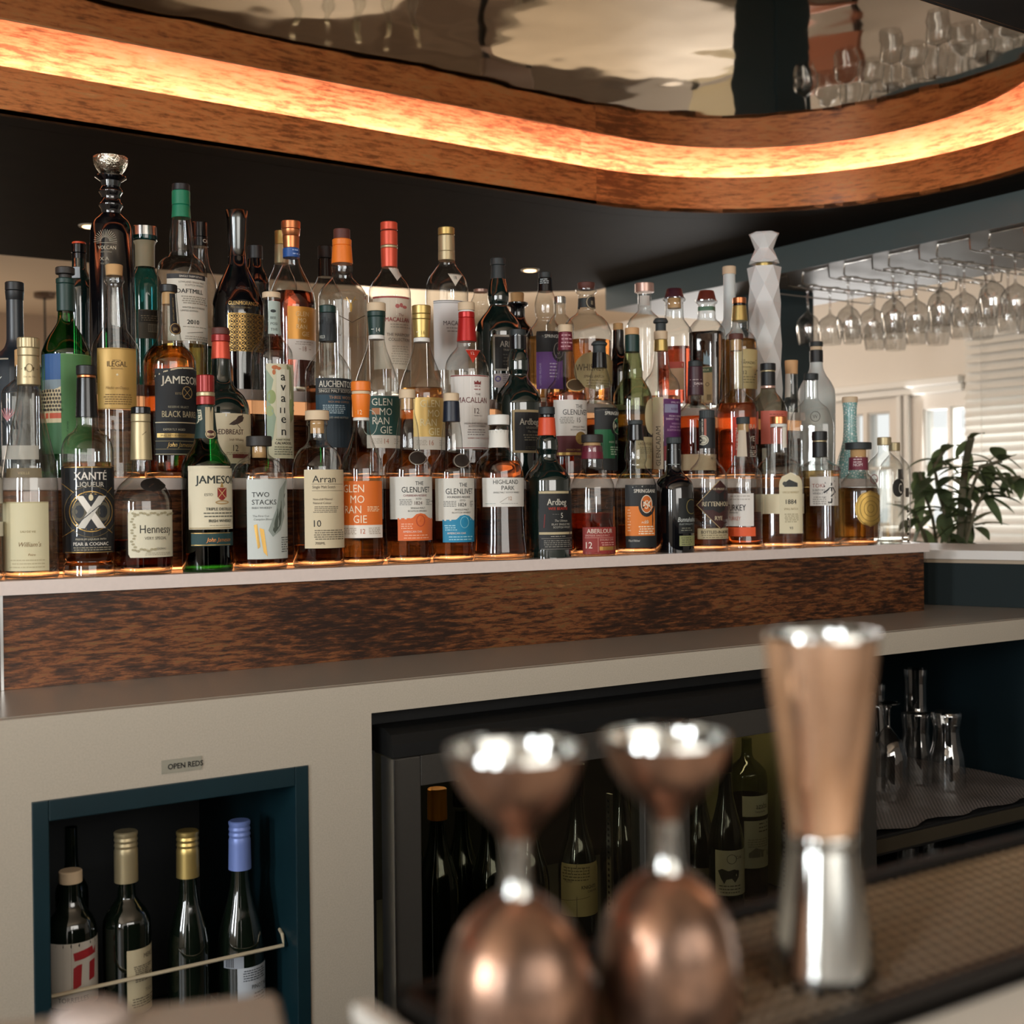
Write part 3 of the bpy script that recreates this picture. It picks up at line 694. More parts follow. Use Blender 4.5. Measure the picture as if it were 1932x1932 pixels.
# open shelf with upturned glasses right of the fridge
ns = thing('glass_shelf', 'open black shelf under the counter with a mesh liner and upturned glasses', 'shelf', (2.2, 1.95, 0.48))
SZ = 0.518
bm = bmesh.new(); box(bm, 1.8755, 2.5595, 1.622, 2.279, SZ - .045, SZ - .006, .002); par(obj('shelf_board', bm, BLK), ns)
bm = bmesh.new(); box(bm, 1.8755, 2.5595, 1.619, 1.6219, SZ - .038, SZ - .012); par(obj('shelf_edge', bm, pbr('shelf_edging', (.05, .04, .025), .3)), ns)
def meshmat():
    m, nt, out = newmat('net_liner'); N = nt.nodes.new; L = nt.links.new
    tc = N('ShaderNodeTexCoord'); mp = N('ShaderNodeMapping'); mp.inputs['Rotation'].default_value = (0, 0, .785); L(tc.outputs['Object'], mp.inputs[0])
    ck = N('ShaderNodeTexBrick'); ck.offset = 0; ck.inputs['Scale'].default_value = 1; ck.inputs['Brick Width'].default_value = .007; ck.inputs['Row Height'].default_value = .007; ck.inputs['Mortar Size'].default_value = .0016
    ck.inputs[1].default_value = (.02, .018, .016, 1); ck.inputs[2].default_value = (.02, .018, .016, 1); ck.inputs[3].default_value = (.26, .22, .20, 1); L(mp.outputs[0], ck.inputs[0])
    b = N('ShaderNodeBsdfPrincipled'); L(ck.outputs[0], b.inputs['Base Color']); b.inputs['Roughness'].default_value = .5; L(b.outputs[0], out.inputs[0]); return m
bm = bmesh.new(); nx, ny = 24, 18
gr = [[bm.verts.new((1.885 + .66 * i / nx, 1.632 + .60 * j / ny + (.012 * math.sin(i * 1.1) if j == 0 else 0), SZ - .0025 + .0015 * math.sin(i * .9 + j * .7))) for j in range(ny + 1)] for i in range(nx + 1)]
for i in range(nx):
    for j in range(ny): bm.faces.new([gr[i][j], gr[i + 1][j], gr[i + 1][j + 1], gr[i][j + 1]])
par(obj('net_liner', bm, meshmat()), ns)

# ---- customers' side of the bar on the right: upstand, ledge, and on round the back
led = thing('customer_bar', 'blue-grey bar front with a pale raised ledge at the right end', 'bar', (2.75, 1.8, 0.0))
UP_ = [(2.43, 2.60), (2.47, 2.20), (2.49, 1.96), (2.567, 1.756), (2.66, 1.45), (2.80, 1.1), (3.0, .7)]
def sweep(bm, path, o0, o1, z0, z1):
    A = []; 
    for i, p in enumerate(path):
        a = Vector(path[max(0, i - 1)]); b = Vector(path[min(len(path) - 1, i + 1)]); t = (b - a).normalized(); nrm = Vector((-t.y, t.x))
        if nrm.x < 0: nrm = -nrm
        A.append((Vector(p) + nrm * o0, Vector(p) + nrm * o1))
    for (a, b), (c_, d) in zip(A[:-1], A[1:]):
        v = [bm.verts.new((*q, z)) for z in (z0, z1) for q in (a, b, d, c_)]
        for q in ((3, 2, 1, 0), (4, 5, 6, 7), (0, 1, 5, 4), (1, 2, 6, 5), (2, 3, 7, 6), (3, 0, 4, 7)): bm.faces.new([v[k] for k in q])
    bmesh.ops.remove_doubles(bm, verts=bm.verts, dist=1e-5)
UPS = UP_
bm = bmesh.new(); sweep(bm, UPS, 0, .03, .9005, 1.000); sweep(bm, UPS, .17, .20, 0.0, 1.0); par(obj('bar_front', bm, pbr('dark_bar_paint', (.016, .023, .024), .7, spec=.12)), led)
bm = bmesh.new(); sweep(bm, UPS, -.012, .40, 1.0095, 1.030); par(obj('ledge', bm, pbr('pale_ledge', (.70, .65, .60), .35)), led)
bm = bmesh.new(); sweep(bm, UPS, -.004, .36, 1.0002, 1.0093); par(obj('ledge_batten', bm, pbr('ledge_wood', (.38, .29, .20), .5)), led)

# ================================================================== BOTTLES
CR, DK, WT, GD = '#cfc4a6', '#1c1d1f', '#e4ddd2', '*#b8924c'
def GM(b, xs, ys, h, col, k=.86):
    return [('t', x, y, h, t, col, k) for x, y, t in zip(xs, ys, ('GLEN', 'MO', 'RAN', 'GIE'))]

# ---------------- lowest shelf, left to right
b = B(-45, 1, 'liqueur_bottle', 'clear bottle with white label cut off by the left edge of the picture, lowest shelf', [(700, 15), (780, 17), (830, 40), (850, 46), (1085, 46), (None, 42)])
b.liq(1005, '#b0602a'); b.lab(-60, 30, 880, 950, '#d8d2c4', [('t', -15, 905, 14, 'MA', DK)]); b.lab(-60, 30, 985, 1012, '#d8d2c4'); b.top('cap', 690, 720, 17, mat='gold')

b = B(57, 1, 'pear_brandy_bottle', 'tall tapering clear bottle with pale gold foil neck and cream label, lowest shelf', [(724, 19), (760, 23), (800, 31), (850, 42), (890, 48), (930, 50), (1078, 50), (1090, 47), (None, 44)])
b.top('cap', 638, 657, 20.5, mat='pgold', ribs=48); b.top('foil', 657, 672, 20, mat='pgold')
f = b.top('foil', 672, 727, 19.5, 21, mat='pgold'); b.items([('o', 58, 696, 6, 8, 1.2, '#5a4a2a'), ('p', [(44, 698), (52, 694), (52, 702)], '#5a4a2a'), ('p', [(72, 698), (64, 694), (64, 702)], '#5a4a2a'), ('tc', 58, 714, 3.5, 'Eau de Vie', '#5a4a2a', 1, 'i')], f, 0.0012)
b.liq(983, '#e9ece6', .5)
b.lab(16, 77, 884, 902, '#6e6046', [('tc', 46, 896, 5, 'VIEILLE', '#a8966c')], name='neck_band')
b.lab(8, 88, 947, 1075, '#cdc39f', [('r', 10, 87, 948, 949, '#a3935f'), ('tc', 52, 1004, 4, 'EAU DE VIE', '#8d7d55'), ('tc', 55, 1030, 9, "William's", '#7b5f3a', .9, 'i'), ('tc', 58, 1047, 4.5, 'Poire', '#8a6a40', 1, 'i'), ('lines', 20, 80, 1055, 1068, 3, '#b3a684')])

b = B(166, 1, 'liqueur_bottle', 'clear bottle with ornate black label bearing a big white letter X, lowest shelf', [(786, 19), (805, 20), (812, 24), (822, 36), (836, 44), (852, 47), (1050, 46), (1058, 43), (1066, 47), (1086, 47), (None, 44)])
b.top('cap', 690, 708, 18.5, mat='black'); b.top('ring', 708, 713, 17, mat='copper'); b.top('foil', 713, 788, 17.5, 20.5, mat='gloss')
b.liq(872, '#eaa462', .45)
b.lab(118, 215, 881, 1042, '#15171a', [('r', 119, 214, 882, 883.2, GD), ('r', 119, 214, 1040, 1041.2, GD), ('tc', 171, 906, 15, 'XANTÉ', WT, .92, 'b'), ('tc', 171, 919, 9.5, 'LIQUEUR', '#cfc8b8', .95),
  ('o', 171, 965, 38, 38, 1.4, GD), ('d', 171, 965, 35, 35, '#22252a'), ('o', 171, 965, 33, 34, .9, GD), ('d', 151, 965, 13, 18, '#5d5645'), ('d', 191, 965, 13, 18, '#5d5645'), ('d', 151, 965, 8, 12, '#23262a'), ('d', 191, 965, 8, 12, '#23262a'), ('d', 171, 939, 4, 6, '#d9cba8'),
  ('p', [(145, 936), (158, 936), (196, 996), (182, 996)], WT), ('p', [(184, 936), (197, 936), (160, 996), (146, 996)], '#cdc8bd'), ('l', 150, 985, 190, 950, 1.6, '#22252a'),
  ('l', 121, 912, 142, 930, 1.2, GD), ('l', 214, 912, 199, 930, 1.2, GD), ('l', 121, 1012, 142, 998, 1.2, GD), ('l', 214, 1012, 199, 998, 1.2, GD), ('o', 171, 965, 46, 48, .8, '#7d6a40'),
  ('tc', 171, 1018, 3.6, 'PREMIUM LIQUEUR WITH', '#c9bfa6', 1), ('tc', 171, 1028, 6.4, 'PEAR & COGNAC', WT, .95, 'b'), ('lines', 140, 204, 1032, 1036, 2, '#a59a80')])

b = B(268, 1, 'cognac_bottle', 'squat cognac bottle with gold neck foil and cream grapevine label, lowest shelf', [(866, 17), (893, 18), (905, 30), (918, 43), (935, 52), (950, 55), (1068, 55), (1083, 52), (None, 48)])
b.top('cap', 768, 781, 18, mat='gloss', ribs=40); b.top('foil', 781, 796, 18, mat='pgold'); f = b.top('foil', 796, 868, 17.5, 20, mat='pgold'); b.items([('l', 255, 836, 277, 815, 1.0, '#4a3a20')], f, .0012)
b.liq(1018, '#8f4222', .3)
b.lab(243, 340, 962, 1050, '#d6cfb6', [('t', 264, 1005, 16, 'Hennessy', '#15120f', .80), ('t', 272, 1017, 5.6, 'VERY SPECIAL', '#5d564a', .95), ('t', 291, 1036, 4, 'COGNAC', '#3d352c'), ('lines', 272, 318, 1042, 1045, 2, '#9a917c')] +
  [('d', 252 + 3 * math.sin(k * 1.7), 968 + k * 5.2, 2.6, 2.0, '#a29878') for k in range(14)] + [('d', 254 + k * 6, 969 + 2 * math.sin(k * 2), 2.8, 2.2, '#a29878') for k in range(12)] + [('d', 254 + k * 6, 1036 + 2 * math.sin(k * 2), 2.8, 2.2, '#a29878') for k in range(7)], shape='rr')
b.lab(266, 309, 902, 928, '#17110d', [('l', 280, 920, 294, 908, 2, '#3c2a1c')], shape='o', name='seal', off=.0022)

b = B(390, 1, 'whisky_bottle', 'green glass whiskey bottle with red screw cap and cream label, lowest shelf', [(762, 15), (795, 18), (830, 22), (848, 29), (862, 39), (880, 46), (900, 47), (1072, 47), (1081, 44), (None, 41)], 'green')
b.top('cap', 708, 740, 16.5, mat='dred', ribs=44); b.top('cap_skirt', 740, 748, 17, mat='pgold'); b.top('cap_skirt', 748, 764, 17.5, mat='dred')
b.liq(885, '#1b2a10', .15)
b.lab(368, 420, 766, 828, '#0d2b28', [('r', 389, 403, 769, 815, '#b5a483'), ('d', 398, 820, 9.5, 9, '#c0ab84'), ('d', 398, 820, 8, 7.5, '#4a1f1a'), ('tc', 398, 823, 5, 'JJ&S', '#c0ab84', .9), ('p', [(369, 772), (382, 774), (384, 792), (374, 800), (369, 797)], '#c6bfa6'), ('lines', 370, 381, 778, 795, 5, '#23463f')], name='neck_label')
b.lab(357, 450, 884, 998, '#d9ceb2', [('p', [(357, 889), (395, 883.5), (450, 883), (450, 880), (357, 880)], '#d9ceb2'), ('r', 358, 450, 995, 996.4, '#8d7a4a'), ('t', 370, 913, 15.5, 'JAMESON', '#14211f', .98, 'b'), ('t', 386, 936, 5, 'ESTD', '#57554a'),
  ('p', [(409, 921), (425, 921), (425, 938), (417, 946), (409, 938)], '#93302b'), ('l', 410, 922, 424, 940, 1.2, '#d3b27a'), ('l', 424, 922, 410, 940, 1.2, '#d3b27a'), ('p', [(417, 910), (420, 920), (414, 920)], '#a5803e'), ('o', 417, 948, 12, 4, 2.5, '#b59565'),
  ('t', 388, 963, 5.6, 'TRIPLE DISTILLED', '#1f2a26', .98, 'b'), ('lines', 384, 436, 968, 974, 2, '#56564a'), ('t', 393, 985, 5.6, 'IRISH WHISKEY', '#23302b', 1, 'b'), ('lines', 392, 432, 991, 992, 1, '#6b6752')])
b.lab(361, 450, 1004, 1029, '#12393a', [('r', 361, 450, 1004.5, 1005.6, GD), ('r', 361, 450, 1026.5, 1027.6, GD), ('t', 388, 1021, 8, 'John Jameson', '*#d98d4c', .85, 'i')], name='signature_strip')

b = B(490, 1, 'whisky_bottle', 'wide clear whiskey bottle with black stopper and pale grey feather label, lowest shelf', [(842, 17), (856, 18), (862, 24), (870, 37), (884, 47), (904, 51), (1064, 51), (1075, 48), (None, 45)])
b.top('stopper', 823, 842, 24, mat='dkwood'); b.top('cork', 842, 864, 13, mat='cork'); b.liq(925, '#c98658', .4)
b.lab(467, 546, 905, 1053, '#c4c9c4', [('t', 476, 938, 9.5, 'TWO', '#17191b', 1.02), ('t', 476, 952, 9.5, 'STACKS', '#17191b', 1.02), ('t', 476, 960, 4, 'IRISH WHISKEY', '#54585a', 1), ('t', 477, 975, 4, 'The First Cut', '#7b7f7d', 1), ('t', 479, 981, 4, 'Complex Blend', '#7b7f7d', 1, 'i'),
  ('p', [(479, 990), (485, 988), (490, 1030), (486, 1034)], '*#c79d52'), ('p', [(489, 995), (497, 998), (503, 1048), (496, 1040)], '*#c79d52'), ('p', [(538, 905), (541, 950), (527, 1000), (513, 1012), (505, 1000), (520, 960), (526, 925)], '#8f9890'), ('p', [(536, 930), (527, 990), (517, 1006), (513, 1000), (522, 960)], '#4a5248'), ('lines', 528, 540, 1014, 1040, 7, '#6c706e')])

b = B(600, 1, 'whisky_bottle', 'clear whisky bottle with pale round stopper and plain cream label numbered 10', [(793, 19), (801, 20), (806, 17), (830, 18), (840, 24), (848, 34), (862, 42), (882, 47), (900, 48), (1066, 48), (None, 45)])
b.top('stopper', 775, 793, 22.5, mat='wood'); b.top('cork', 793, 818, 13, mat='cork'); b.liq(1028, '#e6924a', .35)
b.lab(575, 652, 887, 1033, '#cfbf9f', [('t', 590, 911, 13.5, 'Arran', '#191613', 1.05), ('t', 590, 922, 5.6, 'Single Malt Scotch', '#4e453a', .8), ('r', 589, 645, 913.5, 914.2, '#5c5143'), ('r', 589, 645, 926, 926.7, '#5c5143'), ('t', 591, 944, 4.2, 'Non-chill Filtered', '#5c5143', .9), ('t', 591, 951, 4.2, 'Natural Colour', '#5c5143', .95), ('lines', 591, 636, 956, 966, 4, '#8b7f6a'),
  ('t', 592, 993, 13, '10', '#1c1a1c', .95), ('lines', 592, 645, 1000, 1016, 5, '#7d725e'), ('t', 594, 1026, 5, '700ML', '#4e453a')])

b = B(683, 1, 'whisky_bottle', 'clear swan-necked bottle with orange stopper foil and orange label, lowest shelf', [(793, 15), (815, 17), (838, 24), (866, 36), (890, 41), (1058, 41), (None, 37)])
b.top('stopper', 720, 738, 18.5, mat='orange'); b.top('ring', 738, 744, 17, mat='wood'); f = b.top('foil', 744, 788, 18, 15, mat='orange'); b.items([('tc', 681, 783, 9, '12', '#f4cfa8', .8), ('l', 668, 778, 674, 778, 1, '#f4cfa8')], f, .0012); b.top('ring', 788, 794, 15.3, mat='white')
b.liq(897, '#ec9c50', .4)
b.lab(641, 720, 908, 990, '#d86a1c', GM(b, (650, 662, 652, 667), (929, 949, 968, 986), 15, '#f2ddc0') + [('lines', 692, 714, 956, 964, 4, '#f0c89c')])
b.lab(641, 720, 990, 1014, '#e6ddd2', [('tc', 684, 1006, 9.5, '12', '#b85a3a', .85), ('lines', 648, 672, 996, 1006, 4, '#b9a998'), ('lines', 694, 716, 996, 1006, 4, '#b9a998')], name='age_strip')

for x, dy, lb, foil, t2, band, bcol in ((770, 0, 'clear whisky bottle with white label over an orange wave band, lowest shelf', None, 'CARIBBEAN RESERVE', '#dd6a30', '#7a2430'), (853, 5, 'clear whisky bottle with navy neck foil and white label over a bright blue wave band', 'navy', "FOUNDER'S RESERVE", '#2186ad', '#23262b')):
    k = 1 if dy == 0 else .92; q = lambda v: v * k
    b = B(x, 1, 'whisky_bottle', lb, [(752 + dy, q(15)), (775 + dy, q(14)), (800 + dy, q(19)), (826 + dy, q(22)), (848 + dy, q(23)), (858 + dy, q(29)), (870 + dy, q(38)), (884 + dy, q(44)), (900 + dy, q(45)), (1050, q(43)), (None, q(40))])
    if foil:
        b.top('cap', 742, 757, 15, mat='wood', ribs=40); f = b.top('foil', 757, 796, 15, 16.5, mat='navy'); b.items([('tc', 853, 768, 4.6, 'THE', '#c9b79a'), ('tc', 854, 777, 6, 'GLENLIVET', '*#c9a15a', .85), ('l', 842, 790, 864, 785, 1, '#8f97a0')], f, .0012)
    else: b.top('cap', 735, 752, 15.5, mat='wood', ribs=40); b.top('cork', 752, 773, 12, mat='cork')
    b.liq(896 + dy, '#d98a50', .38)
    X = x - 770; Y = dy * .6
    b.lab(x - 34 * k, x + 60, 900 + Y, 979 + Y, '#d6d2c8', [('t', 783 + X, 916 + Y, 7.6, 'THE', '#26292c', .9), ('t', 758 + X, 929.5 + Y, 11, 'GLENLIVET', '#1d2226', .80), ('t', 761 + X, 937 + Y, 4, t2, bcol, .92), ('t', 784 + X, 943 + Y, 3.6, "ESTD", '#5b5b58'), ('t', 781 + X, 952.5 + Y, 7.2, '1824', '#5a4444' if not foil else '#2b2b2b', .9), ('lines', 753 + X, 777 + X, 943 + Y, 952 + Y, 4, '#8c8a84'), ('lines', 802 + X, 815 + X, 943 + Y, 952 + Y, 4, '#8c8a84'), ('t', 774 + X, 960 + Y, 3.4, 'SINGLE MALT', '#55524c', 1.05), ('t', 769 + X, 965.5 + Y, 3.4, 'SCOTCH WHISKY', '#55524c', 1.05)])
    b.lab(x - 20 * k, x + 60, 977 + Y, 1019 + Y, band, [('p', [(x - 20 * k, 981 + Y), (x - 3, 980 + Y), (x + 8, 976 + Y), (x + 14, 970 + Y), (x + 22, 968 + Y), (x + 30, 970 + Y), (x + 36, 976 + Y), (x + 44, 981 + Y), (x + 44, 983 + Y), (x - 20 * k, 983 + Y)], band), ('o', x + 22, 982 + Y, 8, 11, 1.2, '#b5452c' if not foil else '#7fc0d2'), ('lines', x - 15, x + 8, 988 + Y, 996 + Y, 3, '#f0b090' if not foil else '#9fd0de'), ('tc', x + 8, 1004 + Y, 4, "AMERICAN OAK", '#f2e2d4', .9), ('lines', x - 10, x + 36, 1009 + Y, 1014 + Y, 2, '#f0b090' if not foil else '#9fd0de')], name='colour_band')
    b.lab(x + 1, x + 32 * k + 2, 852 + dy, 879 + dy, '#2a211b', [('o', x + 17, 865 + dy, 15.5 * k, 13.5, 1.6, '*#b9b2a4')], shape='o', name='seal', off=.0024)

b = B(942, 1, 'whisky_bottle', 'clear whisky bottle flaring towards its foot, white cap and white label, lowest shelf', [(801, 17), (812, 19), (822, 18), (845, 20), (854, 26), (864, 37), (880, 44), (905, 46.5), (960, 46), (1010, 48), (1044, 51), (None, 49)])
b.top('cap', 783, 802, 20.5, mat='white'); b.lab(905, 980, 812, 845, '#e2ddd2', name='neck_paper'); b.liq(870, '#b87a50', .35)
b.lab(911, 988, 902, 956, '#dedad2', [('t', 931, 914, 8.6, 'HIGHLAND', '#1e1f20', .85), ('t', 946, 925, 8.4, 'PARK', '#1e1f20', .95), ('t', 931, 931, 3.2, 'SINGLE MALT SCOTCH WHISKY', '#4c4c4a', .85), ('tc', 962, 944, 7.4, '12', '#a06a3c', .8), ('l', 943, 948, 958, 938, .7, '#8a8378'), ('lines', 916, 936, 950, 951, 1, '#6f8a80'), ('lines', 944, 976, 950, 951, 1, '#77736b')])

b = B(1033, 1, 'whisky_bottle', 'near-black whisky bottle with orange-red neck foil and black label numbered 5', [(820, 16), (830, 20), (848, 21), (858, 18), (868, 19), (880, 28), (892, 38), (908, 44.5), (1056, 44.5), (None, 41)], 'dark')
b.top('cap', 768, 782, 15.5, mat='slate', ribs=40); b.top('neck_ring', 782, 788, 14.5, mat='gloss'); b.top('foil', 788, 822, 15.5, 17.5, mat='vermil')
b.lab(1017, 1095, 926, 1036, '#121314', [('r', 1017, 1095, 927, 931.5, '#b8a884'), ('t', 1032, 953, 12.5, 'Ardbeg', '#c8c2b4', .78, 'b'), ('t', 1034, 962, 5.4, 'WEE BEASTIE', '#c23a24', .95, 'b'), ('t', 1057, 977, 10, '5', '#c8c2b4', .9), ('lines', 1041, 1054, 970, 971, 1, '#77736b'), ('t', 1046, 984, 4.4, 'The Ultimate', '#b8b2a4', .9, 'i'), ('t', 1040, 990.5, 3.8, 'ISLAY SINGLE MALT', '#b8b2a4', 1), ('t', 1043, 996, 3.8, 'SCOTCH WHISKY', '#b8b2a4', 1), ('r', 1017, 1095, 1003, 1007.5, '#b8a884'), ('lines', 1036, 1066, 1011, 1012, 1, '#d0c8b8'), ('r', 1021, 1095, 1014.5, 1015.2, '#8f8a80'), ('r', 1021, 1095, 1034, 1034.7, '#8f8a80'), ('lines', 1024, 1076, 1019, 1030, 4, '#77736b'), ('l', 1028, 970, 1026, 995, 2, '#6e1c18')])

b = B(1118, 1, 'whisky_bottle', 'rounded clear whisky bottle with maroon neck foil, black stopper and low red label', [(834, 18), (850, 20), (866, 20), (884, 21), (892, 27), (903, 36), (920, 41.5), (940, 42.5), (1042, 42.5), (1050, 40), (None, 38)])
b.top('stopper', 820, 835, 20.5, mat='dkwood'); b.top('cork', 835, 842, 16, mat='cork'); b.top('foil', 841, 866, 19, 21.3, mat='maroon'); b.liq(968, '#c04a24', .3)
b.lab(1099, 1180, 994, 1044, '#8e2a24', [('t', 1107, 1005, 8.4, 'ABERLOUR', '#e2cfc0', .92, 'b'), ('t', 1104, 1011, 3.6, 'SPEYSIDE SINGLE MALT', '#d7a79a', .95), ('r', 1103, 1162, 1013, 1013.7, '#c9958a'), ('t', 1105, 1033, 12.5, '12', '#e8dccf', .9), ('r', 1127, 1127.8, 1014, 1040, '#c9958a'), ('t', 1131, 1019, 3.6, 'DOUBLE CASK', '#d7a79a', 1), ('lines', 1133, 1156, 1023, 1027, 2, '#d7a79a'), ('r', 1130, 1160, 1030, 1037, '*#b98d4a')])

def springbank(x, row, y, col, age, lb, grade, hs=1.0, yb=None):
    b = B(x, row, 'whisky_bottle', lb, [(y + 30, 13), (y + 42, 17), (y + 56, 20), (y + 72, 21), (y + 84, 18), (y + 92, 21), (y + 100, 28), (y + 112, 35), (y + 128, 39 * hs), (y + 140, 39 * hs), (None, 37 * hs)]); return b
b = springbank(1200, 1, 793, '', 10, 'clear bulb-necked whisky bottle with black and orange label marked aged 10 years', 0)
b.top('stopper', 793, 801, 14, 14, mat='grey'); b.top('foil', 801, 831, 14.2, 15.5, mat='gloss'); b.liq(990, '#e08848', .38)
b.lab(1180, 1258, 915, 1032, '#1a1b1d', [('r', 1180, 1258, 955, 1010, '#e07c2c'), ('t', 1196, 930, 7.2, 'SPRINGBANK', '#e6e0d4', .8, 'b'), ('d', 1219, 953, 15, 22, '#1a1b1d'), ('d', 1219, 951, 10.5, 17, '#e8dcc8'), ('d', 1219, 951, 9.4, 15.6, '#cf6a26'), ('tc', 1219, 960, 17, 'S', '#efe2cc', .8), ('tc', 1216, 987, 4, 'AGED', '#f4e2c8'), ('tc', 1219, 987, 6.5, '10', '#f4e2c8', .9, 'b'), ('lines', 1204, 1232, 993, 1006, 4, '#f4dcc0'), ('t', 1185, 1021, 4, '70cl/700ml', '#c8c4bc', .9, 'i'), ('lines', 1184, 1190, 962, 1000, 8, '#f2b98c')])

b = B(1272, 1, 'whisky_bottle', 'short black round-shouldered whisky bottle with ribbed black cap, lowest shelf right of the middle', [(844, 12.5), (862, 13), (884, 14.5), (893, 18), (902, 28), (914, 35), (930, 37), (1042, 37), (1048, 35), (None, 33)], 'black')
b.top('cap', 825, 837, 14, mat='grey', ribs=44); b.top('foil', 837, 878, 13.3, 14.5, mat='gloss'); b.items([('r', 1256, 1288, 848, 849, '#9aa09c'), ('r', 1256, 1288, 876, 877, '#9aa09c')], b.root, .0014, 'neck_lines')
b.lab(1280, 1320, 940, 1006, '#101413', [('t', 1278, 984, 9, 'Bunnahabhain', '#c9cdc8', .75, 'i'), ('o', 1303, 956, 9, 14, 1.2, '#8a7a48'), ('t', 1281, 990, 3.4, 'ISLAY SINGLE MALT', '#9aa09c', .9), ('lines', 1284, 1304, 996, 1000, 2, '#8a8a78')])
b.lab(1281, 1320, 1010, 1029, '#8e9060', [('lines', 1284, 1304, 1014, 1026, 4, '#5c5c40')], name='tax_strip')

b = B(1335, 1, 'whisky_bottle', 'clear whiskey bottle with a dark diamond label and cream strip, lowest shelf right', [(846, 15), (862, 16), (872, 21), (884, 31), (898, 36.5), (912, 37.5), (1040, 37.5), (None, 34)])
b.top('cap', 774, 789, 14.5, mat='grey', ribs=44); b.lab(1300, 1370, 789, 846, '#17191b', [('r', 1318, 1334, 791, 823, '#b8b0a2'), ('r', 1330, 1334, 791, 823, '#a55a46'), ('lines', 1321, 1329, 796, 820, 9, '#5c5a52'), ('d', 1328, 831, 10, 9.5, '#c8c2ae'), ('o', 1328, 831, 8, 7.6, .8, '#4a463c'), ('tc', 1328, 834, 5, '100', '#4a463c', .8)], name='neck_label', off=.0006)
b.liq(1016, '#e88a4a', .35)
b.lab(1314, 1402, 907, 998, '#3a1512', [('p', [(1328, 930), (1345, 925), (1356, 932), (1366, 925), (1384, 930), (1384, 966), (1366, 962), (1356, 968), (1345, 962), (1328, 962)], '#151312'), ('t', 1325, 955, 9, 'RITTENHOUSE', '#cfc0a0', .84, 'b'), ('t', 1345, 925, 4.2, '100 PROOF', '#cfc0a0', .9), ('t', 1348, 981, 8, 'RYE', '#cfc0a0', .9, 'b'), ('l', 1315, 952.5, 1356, 908, 1.1, '#b59a6c'), ('l', 1315, 952.5, 1358, 997, 1.1, '#b59a6c')], shape='dia')
b.lab(1316, 1390, 996, 1016, '#b9a985', [('t', 1323, 1006, 6, 'BOTTLED-IN-BOND', '#2b2419', .85, 'b'), ('lines', 1322, 1370, 1009, 1013, 2, '#6d6146')], name='lower_strip')

b = B(1403, 1, 'whisky_bottle', 'clear bourbon bottle with tilted white label over a red-orange strip, lowest shelf right', [(800, 11.5), (830, 14), (862, 17.5), (874, 20), (884, 28), (897, 34), (912, 35), (1022, 35), (1030, 39), (1044, 38.5), (None, 35)])
b.top('cap', 787, 800, 13, mat='grey', ribs=40); b.top('cork', 800, 815, 10.5, mat='cork'); b.lab(1393, 1409, 812, 862, '#c9b9a4', name='neck_strip'); b.liq(966, '#f08a44', .35)
b.lab(1368, 1421, 931, 992, '#ddd6ce', [('t', 1373, 963, 12, 'TURKEY', '#1d1a1a', .66, 'b'), ('t', 1377, 968, 4, 'Kentucky', '#5c5450', .9, 'i'), ('t', 1376, 981, 7, 'TURKEY', '#c26a54', .72), ('lines', 1378, 1414, 936, 942, 2, '#b5aca2')])
b.lab(1368, 1424, 994, 1011, '#e2592a', name='lower_strip')

b = B(1470, 1, 'whisky_bottle', 'broad flat clear bottle with an arched cream label reading 1884', [(801, 15), (830, 14.5), (858, 16), (864, 22), (872, 34), (884, 42), (900, 45), (1034, 45), (None, 43)], dep=.62, sq=3, rot=4)
b.top('cap', 786, 800, 16, mat='copper'); b.top('ring', 800, 806, 15.5, mat='white'); b.lab(1477, 1500, 804, 845, '#ddd3c2', name='neck_label'); b.liq(899, '#eca258', .42)
b.lab(1424, 1517, 932, 969, '#ded0ae', name='band_label')
b.lab(1470, 1512, 892, 1006, '#d8ccab', [('p', [(1479, 919), (1479, 912), (1488, 905), (1496, 909), (1503, 912), (1503, 919)], '#2b2c28'), ('d', 1480, 913, 4, 4, '#3a3c36'), ('tc', 1491, 931, 4, 'UNCLE NEAREST', '#9c8450', .72), ('tc', 1491, 951, 9, '1884', '#1f1d18', .88, 'b'), ('tc', 1491, 962, 4, 'SMALL BATCH', '#8e7a4c', .72), ('lines', 1479, 1504, 970, 984, 5, '#a89c7c'), ('tc', 1491, 998, 5, '93', '#1f1d18')], shape='arch', off=.0007)

b = B(1547, 1, 'whisky_bottle', 'square-shouldered clear bottle with black neck and small white label with one brushed character', [(862, 13.5), (868, 15), (874, 22), (880, 31), (890, 34), (1030, 34), (None, 32)], sq=7, rot=16)
b.top('cap', 814, 831, 14.5, mat='black'); b.top('ring', 831, 834, 13.4, mat='pgold'); b.top('foil', 834, 863, 13.8, mat='black'); b.liq(888, '#e6b566', .42)
b.lab(1529, 1580, 900, 954, '#dcd5cc', [('t', 1533, 920, 7.4, 'TOKI', '#9c4a3c', 1), ('t', 1534, 927, 4, 'SUNTORY', '#3c3836', .95), ('t', 1534, 933, 4, 'WHISKY', '#3c3836', .95), ('lines', 1534, 1558, 938, 950, 4, '#a8a098'), ('tc', 1568, 946, 34, '季', '#1b191a', .72)])

